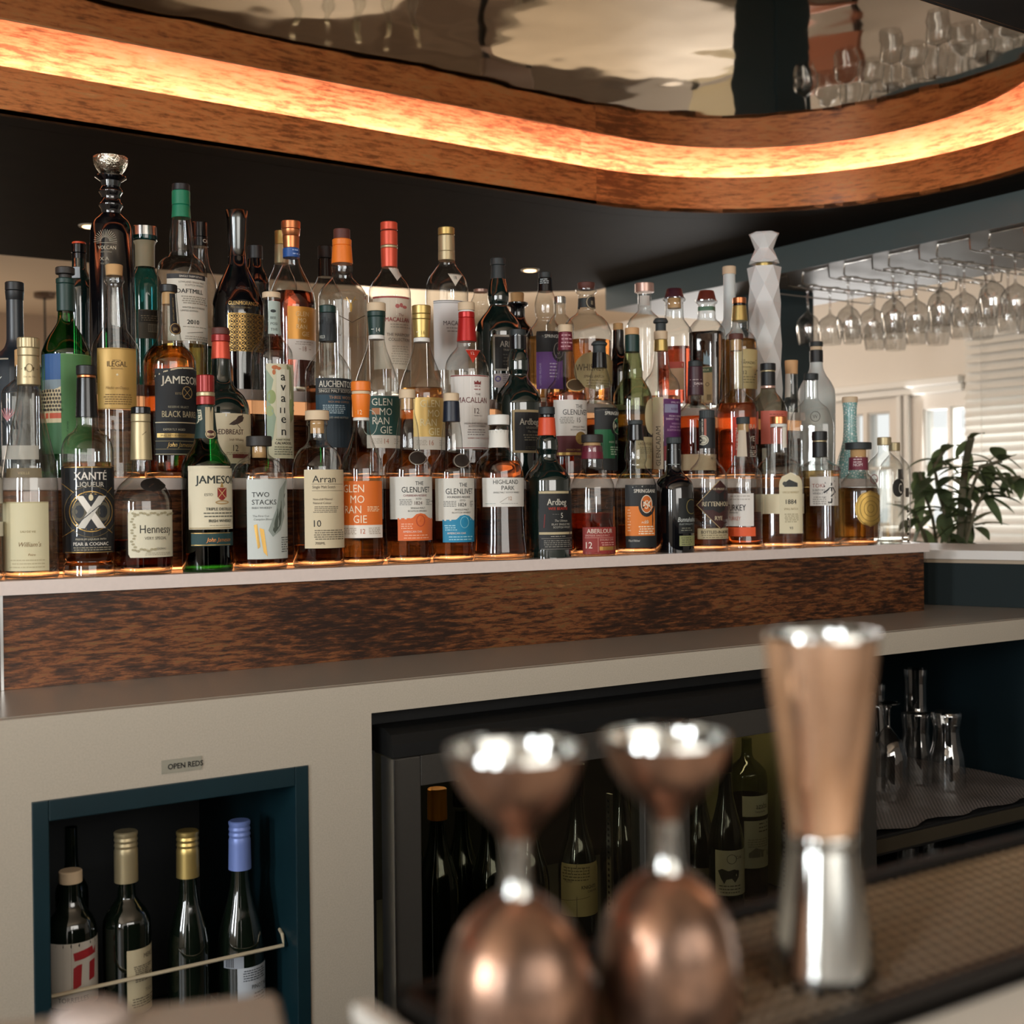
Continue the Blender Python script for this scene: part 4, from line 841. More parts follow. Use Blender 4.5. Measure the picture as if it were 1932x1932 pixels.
b = B(1620, 1, 'whisky_bottle', 'rounded bottle of golden spirit with wide flat grey stopper and a gold coin medallion', [(862, 17), (876, 17.5), (892, 18.5), (900, 25), (912, 33), (928, 37.5), (945, 38), (975, 38), (1005, 37), (1020, 36), (None, 33)], w=1.899)
b.top('stopper', 835, 848, 24.5, mat='slate'); b.top('cork', 848, 868, 14.5, mat='cork'); b.lab(1592, 1650, 863, 887, '#742c3c', [('t', 1611, 880, 6, 'NOM', '#d9c4c4', .9, 'b'), ('lines', 1611, 1626, 867, 872, 2, '#d9c4c4')], name='neck_label', off=.0006)
b.liq(921, '#eaa850', .42, z0=.016)
b.lab(1614, 1668, 926, 993, '', [('o', 1641, 959.5, 25, 32, 1, '#6b5524'), ('o', 1641, 959.5, 19, 24, .9, '#6b5524'), ('o', 1641, 959.5, 12, 15, .9, '#6b5524'), ('o', 1641, 959.5, 6, 8, .9, '#6b5524')], shape='o', name='medallion', m=pbr('coin_gold', '#b3924c', .4, .75), off=.001)

b = B(1669, 1, 'vodka_bottle', 'clear short-necked vodka bottle with round black emblem and champagne cap', [(838, 11.5), (853, 12), (860, 18), (870, 28), (884, 33.5), (898, 34.5), (1016, 34), (None, 31)], w=1.920)
b.top('cap', 825, 840, 13, mat='pgold', ribs=0); b.items([('d', 1693, 921, 10, 17, '#24211d'), ('tc', 1697, 931, 20, 'C', '#cfc8ba', .55), ('t', 1687, 949, 3.4, 'BLACK', '#3a3631', 1.1), ('o', 1651, 904, 7, 9, 1.4, '#a05050'), ('r', 1693, 1703, 886, 905, '#3b3833')], b.root, .0006, 'printed_mark')
b = B(1688, 1, 'vodka_bottle', 'clear vodka bottle mostly hidden, last on the right end of the lowest shelf', [(850, 10), (858, 11), (866, 17), (876, 25), (888, 28.5), (900, 29), (1016, 28), (None, 26)], w=1.972)
b.top('cap', 835, 851, 10.5, mat='pgold'); b.items([('r', 1707, 1713, 921, 938, '#4a463f')] + [('d', 1711, 965 + k * 14, 2, 2.6, '#3b372f') for k in range(5)], b.root, .0006, 'printed_mark')

# ---------------- middle shelf, left to right
b = B(30, 2, 'spirit_bottle', 'matte black bottle with dark label framed in cream, at the far left behind', [(565, 15), (640, 15.5), (655, 19), (668, 30), (682, 42), (700, 48), (720, 49), (None, 46)], 'matte', w=2.118)
b.top('cap', 533, 549, 17, mat='black'); b.top('collar', 549, 567, 17, 15.8, mat='black')
b.lab(-30, 19, 678, 860, '#0e1a22', [('r', 15, 18, 680, 760, '#a8a290'), ('r', -20, 18, 680, 683, '#a8a290'), ('l', 0, 722, 6, 715, 1.5, '#cfd0c8')])
b = B(44, 2, 'tequila_bottle', 'clear square-shouldered bottle painted with a pink and black agave plant, left', [(690, 13), (716, 14), (722, 20), (738, 34), (745, 36), (885, 36), (None, 34)], w=2.008, sq=4, rot=10)
b.top('cap', 660, 692, 14, mat='cork'); b.lab(3, 70, 842, 868, '#c9c2b8')
b.items([('l', 17, 796, 17 + 17 * math.sin(a), 796 - 18 * math.cos(a) - 6, 1.6, '#b8787a') for a in (-.9, -.6, -.3, 0, .3, .6, .9)] + [('l', 14 + k * 5, 812, 8 + k * 6, 796, 2.2, '#20242a') for k in range(5)], b.root, .0006, 'printed_mark')

b = B(126, 2, 'calvados_bottle', 'bright green glass bottle with blue and green picture label, upper left', [(586, 14), (608, 16), (622, 23), (636, 32), (652, 40), (670, 44.5), (None, 43)], 'green')
b.top('stopper', 505, 518, 17.5, mat='dkwood'); b.top('neck_ring', 518, 526, 12, mat='dkwood'); b.top('foil', 526, 536, 17, mat='dgreen'); b.top('foil', 536, 588, 16.5, 16, mat='dgreen')
b.lab(60, 116, 672, 858, '#3c6a42', [('r', 60, 116, 672, 735, '#31588c'), ('r', 60, 116, 720, 745, '#7c8a90'), ('r', 60, 116, 738, 765, '#c2ab84'), ('p', [(60, 770), (82, 748), (116, 733), (116, 800), (60, 800)], '#d3c19b'), ('t', 78, 713, 12, 'DA', '#d8d8cc', 1.0, 'b'), ('t', 79, 697, 5.5, 'SEY', '#d8d8cc', .9, 'b'), ('r', 60, 116, 782, 792, '#c9583a')] +
  [('d', 83 + (k % 7) * 5 + (k // 7 % 2) * 2, 741 + (k // 7) * 7, 1.6, 2.6, '#3a3530') for k in range(42)])
b.lab(116, 200, 672, 858, '#4d7d48', [('tv', 128, 840, 4.5, 'product of jersey', '#2a4a2c', .9), ('r', 116, 200, 672, 673, '#7fae70')], name='back_label')

b = B(218, 2, 'mezcal_bottle', 'clear bottle with cork and tan gold label, left part of the middle shelf', [(520, 17.5), (531, 18.5), (538, 15), (560, 17), (590, 19.5), (618, 22), (636, 33), (652, 41), (668, 43.5), (None, 42)])
b.top('cork', 500, 521, 16, 15, mat='cork'); b.liq(812, '#e6dccb', .55)
b.lab(186, 255, 661, 775, '', [('r', 187, 254, 662, 663, '#7a5c2c'), ('r', 187, 254, 773, 774, '#7a5c2c'), ('tc', 221, 696, 10.5, 'ILEGAL', '#5c4524', .82, 'b'), ('tc', 221, 686, 3, 'MEZCAL', '#6c5430'), ('tc', 221, 701, 3, 'REPOSADO', '#6c5430'), ('d', 221, 711, 2, 2, '#efe0b8'), ('tc', 221, 738, 6, 'Hecho en Oaxaca', '#8a6c38', .7, 'i'), ('lines', 196, 246, 748, 765, 5, '#8a6c38')], m=pbr('tan_gold_paper', '#c09a54', .45, .25))

b = B(320, 2, 'whisky_bottle', 'clear whiskey bottle of bright amber with black label and black cap, middle shelf', [(552, 15), (580, 17), (605, 19), (630, 21), (645, 24), (656, 33), (668, 43), (684, 48.5), (700, 49), (884, 49), (None, 46)])
b.top('cap', 538, 552, 16.5, mat='black'); b.top('cork', 552, 575, 12, mat='cork'); b.liq(655, '#f0742e', .35)
b.lab(322, 333, 556, 616, '#16181a', [('tv', 330, 608, 3.6, 'DISTILLERY RESERVE', '#9a8050', .8)], name='neck_tag', off=.0007)
b.lab(321, 341, 611, 634, '#2a1b14', [('o', 331, 622.5, 9, 10.5, 1.2, '#b39460'), ('tc', 331, 625, 5, 'JJ&S', '#b39460', .8)], shape='o', name='seal', off=.0012)
b.lab(294, 390, 700, 861, '#14171b', [('p', [(294, 712), (310, 704), (335, 697), (362, 695), (390, 697), (390, 702), (294, 716)], '#14171b'), ('p', [(294, 713), (310, 705), (335, 698), (362, 696), (390, 698), (390, 700), (362, 698.5), (335, 700.5), (310, 707.5), (294, 716)], '#cfc0a0'), ('t', 305, 728, 15, 'JAMESON', '#d8d0bc', .96, 'b'), ('t', 330, 748, 4, 'ESTD', '#a59670'), ('o', 351, 744, 9, 12, 1.2, '#b39460'), ('l', 344, 735, 358, 753, 1, '#b39460'), ('l', 358, 735, 344, 753, 1, '#b39460'), ('t', 317, 773, 4, 'RESERVE SELECT', '#b0a88e', 1), ('t', 306, 790, 12, 'BLACK BARREL', '#cdbf9c', .68, 'b'),
  ('r', 294, 390, 799, 801, '#cfc0a0'), ('t', 308, 815, 4.2, 'EXPERTLY AGED', '#c8bfa8', .95, 'b'), ('r', 297, 390, 820, 828, '*#a08650'), ('t', 303, 826, 4, 'SMALL BATCH WHISKEY', '#221d12', .8), ('t', 314, 845, 8.6, 'John Jameson', '*#c9a868', .8, 'i'), ('r', 294, 390, 834, 834.8, '#a59670'), ('r', 294, 390, 849, 849.8, '#a59670'), ('r', 294, 390, 858, 859.4, '#cfc0a0')])

b = B(418, 2, 'whisky_bottle', 'dark bottle with red foil neck and cream label with a small bird, middle shelf', [(676, 17), (700, 18.5), (722, 21), (734, 29), (746, 41), (760, 49), (776, 53), (790, 54), (None, 51)], 'dark')
b.top('stopper', 619, 632, 16.5, mat='brown'); b.top('foil', 632, 645, 17.5, mat='dred'); b.top('foil', 645, 678, 16, 18, mat='coral')
b.lab(398, 490, 783, 876, '#cdbfa0', [('p', [(431, 804), (438, 798), (444, 794), (448, 788), (454, 786), (458, 790), (456, 797), (449, 802), (440, 805)], '#3c2c24'), ('l', 446, 803, 452, 811, 1, '#3c2c24'), ('t', 406, 822, 10, 'REDBREAST', '#4a2a20', .78, 'b'), ('t', 432, 834, 5, 'Irish Whiskey', '#7c6248', .8), ('t', 438, 853, 12, '12', '#3c2c24', .85), ('lines', 424, 472, 856, 859, 2, '#8c765c'), ('r', 437, 480, 858, 866, '#6c2a22')])

b = B(514, 2, 'calvados_bottle', 'slim clear bottle with pale stopper and botanical label lettered top to bottom, middle shelf', [(562, 16), (600, 16), (632, 17.5), (642, 22), (652, 31), (666, 38), (682, 39.5), (None, 38)])
b.top('stopper', 552, 563, 17, mat='wood'); b.liq(794, '#a8622c', .35)
b.lab(508, 545, 570, 632, '#a8b5ac', [('d', 517, 589, 5, 3, '#2b302e'), ('t', 512, 604, 5, 'BEE', '#2b302e', 1), ('t', 512, 615, 5, 'POSI', '#2b302e', 1), ('t', 512, 626, 5, 'TIVE', '#2b302e', 1)], name='neck_label')
b.lab(503, 572, 690, 866, '#c8c2a4', [('p', [(503, 700), (516, 720), (508, 760), (520, 790), (514, 830), (503, 850)], '#8fa089'), ('p', [(540, 690), (553, 700), (551, 790), (546, 800), (543, 740)], '#8f946c'), ('d', 512, 752, 8, 13, '#8d9a64'), ('d', 509, 778, 7, 10, '#9aa574'), ('d', 548, 770, 5, 16, '#8d9a64'), ('d', 519, 697, 6, 4, '#b5673c'), ('d', 517, 706, 3, 5, '#b5673c'), ('d', 526, 699, 4, 3, '#b5673c'), ('r', 521, 544, 700, 828, '#d2cdb8')] +
  [('tc', 533, y, 17, ch, '#20211f', 1.0, 'b') for ch, y in zip('avallen', (721, 740, 761, 779, 779, 800, 823)) if ch != 'l'] + [('t', 527, 782, 11, 'l', '#20211f', 1.2, 'b'), ('t', 534, 782, 11, 'l', '#20211f', 1.2, 'b'), ('tc', 533, 833, 3.4, 'PLANET POSITIVE', '#2b302e', .8), ('tc', 533, 840, 5, 'CALVADOS', '#2b302e', .95, 'b'), ('lines', 514, 548, 845, 858, 4, '#7a7a66')])

b = B(620, 2, 'whisky_bottle', 'clear whisky bottle with city skyline neck foil and dark teal label, middle shelf', [(644, 15.5), (660, 18), (672, 26), (688, 37), (704, 43), (720, 44), (None, 42)])
b.top('cap', 577, 591, 16, mat='dgreen'); f = b.top('foil', 591, 645, 15.5, 16.8, mat='slate'); b.items([('r', 604, 636, 612, 645, '#10161a')] + [('r', 605 + k * 4, 608 + k * 4, 612 - h, 613, '#10161a') for k, h in enumerate((3, 7, 12, 4, 9, 3, 8, 5))] + [('tc', 610, 640, 6, '1823', '#c8c8bc', .8)], f, .0012)
b.liq(730, '#5a2a14', .25)
b.lab(597, 690, 717, 846, '#10181d', [('r', 597, 690, 748, 790, '#173a4a'), ('r', 597, 690, 790, 846, '#11222c'), ('t', 603, 734, 12.5, 'AUCHENTOSHAN', '#d2ccbe', .68, 'b'), ('r', 602, 680, 736.4, 737.2, '#a8a294'), ('t', 603, 744, 6, 'SINGLE MALT SCOTCH WHISKY', '#cbc5b6', .78, 'b'), ('t', 621, 756, 6, 'THREE WOOD', '#b58a68', .95, 'b'), ('t', 620, 763, 3.6, 'RICH AND COMPLEX', '#b58a68', .95), ('lines', 608, 650, 768, 782, 5, '#9fb0b4'), ('t', 608, 792, 3.6, 'DISTILLED AND BOTTLED', '#b0ac9c', .95)])

for x, lb, y0, st, sc, lc, tc_, age, ly, lq in ((712, 'swan-necked whisky bottle with pale stopper, dark green foil and green label', 572, 'wood', 'dgreen', '#12413a', '#d6cfbc', '14', 750, '#c97a34'), (797, 'swan-necked whisky bottle with gold stopper foil and pale gold label, middle shelf', 577, 'gold', 'gold', '#c2a05a', '#e8d7a8', '16', 733, '#e08a3a')):
    d = y0 - 572
    b = B(x, 2, 'whisky_bottle', lb, [(641 + d, 15), (656 + d, 18), (676 + d, 25), (700 + d, 34), (722 + d, 40.5), (745 + d, 43), (None, 41)])
    b.top('stopper', y0, y0 + 16, 18, mat=st); b.top('foil', y0 + 16, y0 + 26, 17.5, mat=sc)
    f = b.top('foil', y0 + 26, y0 + 61, 17, 15, mat=sc); b.items([('tc', x + 3, y0 + 56, 8, age, '#e0dccf' if age == '14' else '#8c7438', .8), ('l', x - 9, y0 + 51, x - 4, y0 + 51, 1, '#e0dccf')], f, .0012); b.top('ring', y0 + 61, y0 + 69, 15.3, mat='white')
    b.liq(ly, lq, .4); e = 0 if age == '14' else 3
    b.lab(x - 20 if age == '14' else x - 17, x + 70, 750 + e, 823 + e, lc if age == '14' else '', GM(b, (x - 10 if e == 0 else x - 4, x + 4 + 2 * e, x - 9 if e == 0 else x - 4, x + 5 + 2 * e), (768 + e, 786 + e, 803 + e, 820 + e), 14, tc_) + ([('r', x - 10, x + 4, 773, 785, '#b0754c'), ('o', x - 14, 800, 14, 24, 1.2, '#b7b9a8')] if age == '14' else []), m=None if age == '14' else pbr('pale_gold_paper', '#c2a05a', .4, .35))
    b.lab(x - 20 if age == '14' else x - 17, x + 70, 823 + e, 847 + e, '#d8cdbf', [('t', x + 12, 839 + e, 10, age, '#a86a50', .85), ('lines', x - 12, x + 8, 830 + e, 838 + e, 4, '#b5a898'), ('lines', x + 30, x + 42, 830 + e, 838 + e, 3, '#b5a898')], name='age_strip')

b = B(882, 2, 'whisky_bottle', 'clear whisky bottle with bright red neck foil and white label numbered 12, middle shelf', [(644, 18), (654, 19), (660, 23), (670, 32), (686, 40), (702, 42), (None, 40)])
b.top('stopper', 571, 586, 16, mat='wood'); b.top('cork', 586, 589, 14, mat='white'); b.top('foil', 589, 600, 15.5, mat='red'); b.top('foil', 600, 645, 15.5, 19, mat='red'); b.liq(852, '#7d4a28', .35)
b.lab(879, 907, 662, 689, '#b8301f', [('tc', 893, 673, 6.5, '12', '#e9cfc4', .9), ('l', 880, 663, 906, 663, .9, '#e9cfc4')], shape='tri', name='triangle_label', off=.001)
b.lab(852, 945, 711, 849, '#dcd5cd', [('r', 852, 945, 711.5, 713.5, '#8a3430'), ('r', 852, 945, 846, 847.4, '#8a3430'), ('p', [(895, 729), (895, 722), (898, 725), (901, 721), (904, 725), (907, 722), (907, 729)], '#7c2f2c'), ('lines', 895, 906, 732, 738, 2, '#9c625e'), ('t', 897, 749, 4, 'THE', '#5c4440'), ('t', 863, 763, 11, 'MACALLAN', '#6a2a2c', .80), ('t', 895, 783, 10.5, '12', '#54403e', .85), ('t', 894, 788, 2.4, 'YEARS OLD', '#7c6a66'), ('t', 876, 803, 3.6, 'HIGHLAND SINGLE MALT', '#5c4c4a', .9), ('t', 884, 808, 3.6, 'SCOTCH WHISKY', '#5c4c4a', .95), ('lines', 880, 915, 813, 822, 3, '#9c908c'), ('t', 882, 830, 3, 'SHERRY OAK COLLECTION', '#a05a54', .95)])

b = B(978, 2, 'whisky_bottle', 'tall near-black bottle with plain black cap and tan-edged black label, middle shelf', [(632, 15.5), (658, 15.5), (668, 18), (684, 20), (698, 20), (708, 17), (718, 21), (732, 32), (748, 41), (764, 44.5), (None, 43)], 'dark')
b.top('cap', 622, 634, 16, mat='slate', ribs=40); b.top('foil', 634, 660, 15.8, mat='gloss')
b.lab(967, 1040, 776, 856, '#a8926c', [('r', 971, 1040, 780.5, 851.5, '#121212'), ('t', 980, 804, 12.5, 'Ardbeg', '#bdb6a6', .78, 'b'), ('t', 992, 811, 4, 'UIGEADAIL', '#8f897a', 1), ('t', 995, 818.5, 4, 'The Ultimate', '#8f897a', .9, 'i'), ('lines', 986, 1020, 823, 832, 3, '#77715f'), ('lines', 990, 1020, 845, 848, 2, '#55503f')])

b = B(1068, 2, 'whisky_bottle', 'clear whisky bottle with maroon neck foil and white label numbered 15, middle shelf', [(661, 14), (684, 17), (704, 20), (716, 22), (724, 28), (736, 36), (750, 39), (None, 38)])
b.top('cap', 613, 627, 13.5, mat='wood', ribs=36); f = b.top('foil', 627, 662, 13, 14.5, mat='maroon'); b.items([('lines', 1060, 1080, 634, 655, 4, '#c99aa0')], f, .0011); b.liq(742, '#c8542a', .35)
b.lab(1068, 1104, 716, 742, '#4a3a26', [('o', 1086, 729, 17, 12.5, 1.5, '#b59a70')], shape='o', name='seal', off=.0022)
b.lab(1045, 1125, 757, 824, '#d6d0c8', [('t', 1086, 773, 7.6, 'THE', '#2b2b2b', .85), ('t', 1062, 785, 10.5, 'GLENLIVET', '#232427', .80), ('t', 1088, 799, 9.5, '15', '#4a4646', .85), ('lines', 1056, 1083, 790, 800, 4, '#98948c'), ('t', 1080, 809, 3.4, 'SINGLE MALT', '#56524c', 1.05), ('t', 1076, 814.5, 3.4, 'SCOTCH WHISKY', '#56524c', 1.05)])
b.lab(1048, 1125, 824, 862, '#5a1a20', [('tc', 1092, 831, 1, '.', '#5a1a20'), ('d', 1095, 828, 10, 12, '*#a8874a'), ('t', 1068, 852, 3.6, 'FRENCH OAK', '#c9a25a', .95, 'b'), ('r', 1048, 1125, 855, 860, '*#a8874a')], name='colour_band')

b = springbank(1132, 2, 664, '', 15, 'bulb-necked whisky bottle with grey vacuum stopper and black and green label', 0, .86)
b.shape('vacuum_stopper', [(643, 4), (644, 11), (648, 15), (651, 15), (653, 12), (663, 12), (666, 13)], 'grey'); b.top('foil', 665, 695, 13, 14.5, mat='gloss'); b.liq(790, '#a8602c', .35)
b.lab(1122, 1200, 771, 888, '#191b1c', [('r', 1122, 1200, 812, 866, '#1e6a40'), ('t', 1141, 785, 7, 'SPRINGBANK', '#e0dccf', .8, 'b'), ('d', 1165, 806, 13.5, 20, '#191b1c'), ('d', 1165, 805, 9.5, 15.5, '#c9c8ae'), ('d', 1165, 805, 8.5, 14.4, '#256b44'), ('tc', 1165, 813, 15, 'S', '#d8d8c0', .8), ('t', 1148, 837, 3.4, 'AGED', '#cfd8c4'), ('t', 1160, 838, 6, '15', '#cfd8c4', .9, 'b'), ('lines', 1150, 1172, 845, 858, 4, '#b5ccb0')])

b = B(1194, 2, 'whisky_bottle', 'pale green whisky bottle with tan cap, green neck foil and oval cream label', [(664, 14), (684, 17), (700, 19), (712, 19), (722, 24), (736, 32), (752, 36.5), (768, 37), (None, 35)], 'olive', w=2.010)
b.top('cap', 619, 632, 13.5, mat='tan'); b.top('foil', 632, 665, 14, mat='dgreen'); b.liq(775, '#b58a48', .4)
b.lab(1216, 1240, 753, 822, '#c2b48e', shape='o', name='oval_label', off=.0008)
b.lab(1199, 1255, 826, 885, '#b5a67e', [('t', 1203, 841, 5, 'LAGAVULIN', '#5a5238', .95), ('lines', 1206, 1232, 846, 856, 4, '#8a8060'), ('t', 1221, 866, 8, '16', '#a07848', .9)])

b = B(1248, 2, 'whisky_bottle', 'clear whisky bottle with grey vacuum stopper and purple label beside upright lettering', [(662, 13), (680, 15), (696, 17), (704, 20), (716, 30), (730, 35), (745, 36), (None, 35)], w=2.036)
b.shape('vacuum_stopper', [(600, 4), (601, 11), (606, 14), (609, 14), (611, 10), (620, 10), (625, 10)], 'grey'); b.top('cap', 625, 641, 13, mat='wood'); b.top('foil', 641, 663, 12.5, 13.5, mat='gold'); b.liq(748, '#e0a878', .5)
b.lab(1232, 1251, 752, 886, '#cdbba0', [('tv', 1246, 880, 9, 'GLENCADAM', '#2b2624', 1.0)], name='side_label')
b.lab(1252, 1310, 755, 870, '#5c2360', [('t', 1266, 763, 3.4, 'SMALL BATCH', '#d9c4d4', .9), ('r', 1254, 1290, 765, 781, '#8d8ba8'), ('t', 1266, 776, 4.4, 'RESERVA', '#5c2360', 1), ('t', 1262, 789, 3.8, 'PEDRO XIMENEZ', '#e0c8d8', .95, 'b'), ('t', 1256, 794.5, 3.8, 'SHERRY CASK', '#e0c8d8', .95, 'b'), ('t', 1267, 803, 3.8, 'HIGHLAND', '#d0a8c4', .95), ('t', 1263, 809, 3.8, 'SINGLE MALT', '#d0a8c4', .95), ('t', 1258, 815, 3.8, 'SCOTCH WHISKY', '#d0a8c4', .95), ('r', 1252, 1290, 843, 870, '#8a2430'), ('lines', 1272, 1288, 850, 864, 4, '#e0a8a0')])

b = B(1313, 2, 'whisky_bottle', 'amber whisky bottle with maroon neck foil banded in white, middle shelf right', [(744, 14), (758, 15.5), (768, 23), (780, 33), (794, 38), (808, 38), (None, 37)])
b.top('cap', 681, 692, 13.5, mat='slate', ribs=36); f = b.top('foil', 692, 746, 14, 15.5, mat='plum'); b.items([('t', 1311, 727, 4.6, 'DALWHINNIE', '#dcc9c4', .95, 'b'), ('r', 1297, 1330, 717, 718, '#c9b4b0'), ('r', 1297, 1330, 729, 730, '#c9b4b0')], f, .0012); b.liq(786, '#a8481c', .3)
b.lab(1284, 1352, 858, 888, '#c9b08c', [('t', 1340, 868, 5, 'RE', DK)])

b = B(1390, 2, 'whisky_bottle', 'long-necked clear bottle of orange whiskey with red vertical strip, middle shelf right', [(641, 12.5), (665, 12.5), (735, 13), (742, 17), (752, 28), (764, 37), (780, 40), (None, 38)], sides=10)
b.top('cap', 630, 641, 13.5, mat='brown'); b.top('cork', 641, 662, 10.5, mat='cork'); b.liq(762, '#f2703a', .35)
b.lab(1383, 1398, 789, 861, '#cf3a26', [('tv', 1394, 850, 6.2, 'BOURBON', '#f0d8c8', 1.1, 'b')], name='strip_label')
b.items([('t', 1410, 811, 9, 'ERA', '#d8cbb8', .8, 'b'), ('t', 1412, 834, 10, 'YE', '#d8cbb8', .85, 'b'), ('t', 1415, 848, 5, 'ICE', '#d8cbb8', .9), ('lines', 1413, 1424, 852, 862, 4, '#d8cbb8')], b.root, .0006, 'printed_mark')

b = B(1450, 2, 'whisky_bottle', 'smoky glass bottle with black neck and salmon pink label, middle shelf right', [(732, 13.5), (740, 15), (750, 23), (762, 31), (776, 34.5), (790, 35), (None, 33)], 'smoke', w=2.03)
b.top('cap', 686, 699, 14.5, mat='black'); b.top('ring', 699, 702, 13.6, mat='pgold'); b.top('foil', 702, 728, 13.6, mat='black'); b.top('ring', 728, 733, 14, mat='pink'); b.lab(1436, 1500, 777, 839, '#d06a58', [('lines', 1452, 1478, 784, 786, 1, '#8a3a30')])
b = B(1494, 2, 'spirit_bottle', 'slender clear bottle with orange-brown stopper, right of the pink label', [(704, 11), (752, 12.5), (762, 16), (774, 16), (790, 16), (None, 16)], w=2.052)
b.top('cork', 680, 706, 12.5, 11.5, mat='tan'); b.lab(1478, 1492, 704, 750, '#d8d0c4', name='neck_strip')
b = B(1531, 2, 'whisky_bottle', 'wide-shouldered empty clear bottle with dark grey cap, right end of the middle shelf', [(716, 12.5), (752, 13), (760, 18), (772, 31), (790, 38), (808, 41), (None, 39)], w=2.000, dep=.46, sq=2.6, rot=6)
b.top('cap', 705, 717, 13.5, mat='slate'); b.items([('o', 1538, 787, 9, 10, 1.1, '#4f4c46'), ('tc', 1538, 791, 8, 'W', '#4f4c46', .8)], b.root, .0006, 'printed_mark')
b = B(1541, 2, 'vodka_bottle', 'tall frosted white bottle with black banded stopper at the right end', [(682, 11.5), (694, 12.5), (708, 18), (722, 27), (738, 33.5), (756, 34.5), (None, 33)], 'frost', w=2.14)
b.top('stopper', 645, 654, 12.5, mat='slate'); b.top('cork', 654, 661, 11, mat='wood'); b.top('foil', 661, 684, 12.5, mat='black')
b = B(1604, 2, 'mezcal_bottle', 'narrow pale turquoise patterned bottle behind the grey flat stopper', [(759, 14), (775, 12.5), (800, 12), (830, 13.5), (846, 17), (870, 24), (None, 30)], w=2.004, group='bottles on the three lit bar shelves')
def floral():
    m, nt, out = newmat('turquoise_pattern_glass'); N = nt.nodes.new; L = nt.links.new
    tc = N('ShaderNodeTexCoord'); v = N('ShaderNodeTexVoronoi'); v.inputs['Scale'].default_value = 170; v.feature = 'DISTANCE_TO_EDGE'; L(tc.outputs['Object'], v.inputs[0])
    r = N('ShaderNodeValToRGB'); r.color_ramp.elements[0].position = .12; r.color_ramp.elements[0].color = (.20, .42, .40, 1); r.color_ramp.elements[1].position = .3; r.color_ramp.elements[1].color = (.75, .80, .76, 1); L(v.outputs[0], r.inputs[0])
    b_ = N('ShaderNodeBsdfPrincipled'); L(r.outputs[0], b_.inputs[0]); b_.inputs['Roughness'].default_value = .2; L(b_.outputs[0], out.inputs[0]); return m
for ch in list(b.root.children):
    if ch.name.startswith('glass_body'): ch.data.materials.clear(); ch.data.materials.append(floral()); [setattr(p_, 'material_index', 0) for p_ in ch.data.polygons]
b.top('stopper', 749, 760, 14.5, mat='wood')

# ---------------- top shelf, back row first
b = B(151, 4, 'spirit_bottle', 'dark bottle with black cap ringed in red, left of the silver bowl stopper', [(489, 13), (508, 13.5), (518, 17), (532, 23), (548, 26), (None, 25)], 'dark', w=2.23)
b.top('cap_ring', 457, 461, 12.5, mat='vermil'); b.top('cap', 461, 478, 14, mat='gloss'); b.top('collar', 478, 490, 13, mat='gloss'); b.lab(137, 152, 506, 528, '#a8b0b4', name='neck_sticker')
b = B(275, 4, 'gin_bottle', 'turquoise glass bottle with silver cap and tan neck paper, behind left', [(446, 23), (454, 22.5), (459, 18), (505, 17.5), (515, 21), (530, 28), (545, 30), (None, 29)], 'teal')
b.top('cap', 428, 447, 22.5, mat='silver'); b.lab(250, 300, 456, 505, '#8f8468', name='neck_paper'); b.lab(262, 305, 588, 642, '#5c5444', [('tc', 276, 595, 4, 'ITALICUS', '#2b2620'), ('r', 263, 303, 590, 612, '#3a342a'), ('lines', 266, 296, 600, 608, 3, '#8f8468'), ('r', 279, 296, 615, 630, '#a8a08a')] + [('r', 280 + k * 2.2, 281 + k * 2.2, 616, 629, '#2b2620') for k in range(7)])
b = B(379, 4, 'spirit_bottle', 'clear bottle with ribbed black cap behind the green foil neck', [(465, 14), (480, 15), (505, 19), (525, 27), (545, 30), (None, 29)])
b.top('cap', 420, 448, 14.5, mat='gloss', ribs=40); f = b.top('foil', 448, 466, 15, mat='gloss'); b.items([('t', 384, 460, 7, 'CA', '#cfc8b8', .9, 'b')], f, .0012); b.liq(655, '#274a44', .3)
b = B(483, 4, 'spirit_bottle', 'black-capped dark bottle in the shade behind the flared chrome stopper', [(488, 13), (505, 15), (520, 21), (538, 25), (None, 25)], 'black')
b.top('cap', 464, 489, 14, mat='black')
b = B(533, 4, 'spirit_bottle', 'clear bottle with gold screw cap, half hidden behind the copper-capped bottle', [(496, 13), (510, 17), (525, 24), (545, 28), (None, 28)])
b.top('cap', 436, 462, 12.5, mat='gold', ribs=40); b.top('cap_skirt', 462, 498, 12.8, 13.5, mat='pgold')
b = B(615, 4, 'spirit_bottle', 'clear bottle with black cap standing left behind the orange foil neck', [(522, 13.5), (535, 19), (548, 27), (562, 32), (None, 31)])
b.top('cap', 465, 488, 13.5, mat='black'); b.top('foil', 488, 523, 12.8, 14, mat='gloss')
b = B(908, 4, 'liqueur_bottle', 'low rose-tinted clear decanter with a bead in its neck, behind the red foil neck', [(546, 13), (552, 12.5), (558, 14), (572, 19), (588, 14), (600, 16), (612, 26), (630, 31), (None, 30)])
b.top('stopper', 546, 552, 13.2, mat='pink')
b = B(977, 4, 'spirit_bottle', 'black flanged bottle closed with a cork, behind the dark bottles', [(570, 14), (572, 20), (576, 20), (580, 14), (598, 14), (608, 17), (622, 27), (640, 30), (None, 29)], 'black')
b.top('cork', 553, 572, 13, 12, mat='cork')
b = B(1057, 4, 'spirit_bottle', 'small clear bottle with silver cap behind the purple label bottle', [(572, 10.5), (592, 11), (600, 17), (614, 26), (None, 26)], w=2.25)
b.top('cap', 560, 573, 11.5, mat='silver')
b = B(1167, 4, 'wine_bottle', 'slim dark wine bottle stopped with a short cork, right of the round bottle', [(623, 10.5), (655, 11.5), (672, 14), (690, 22), (705, 24), (None, 24)], 'black', w=2.19)
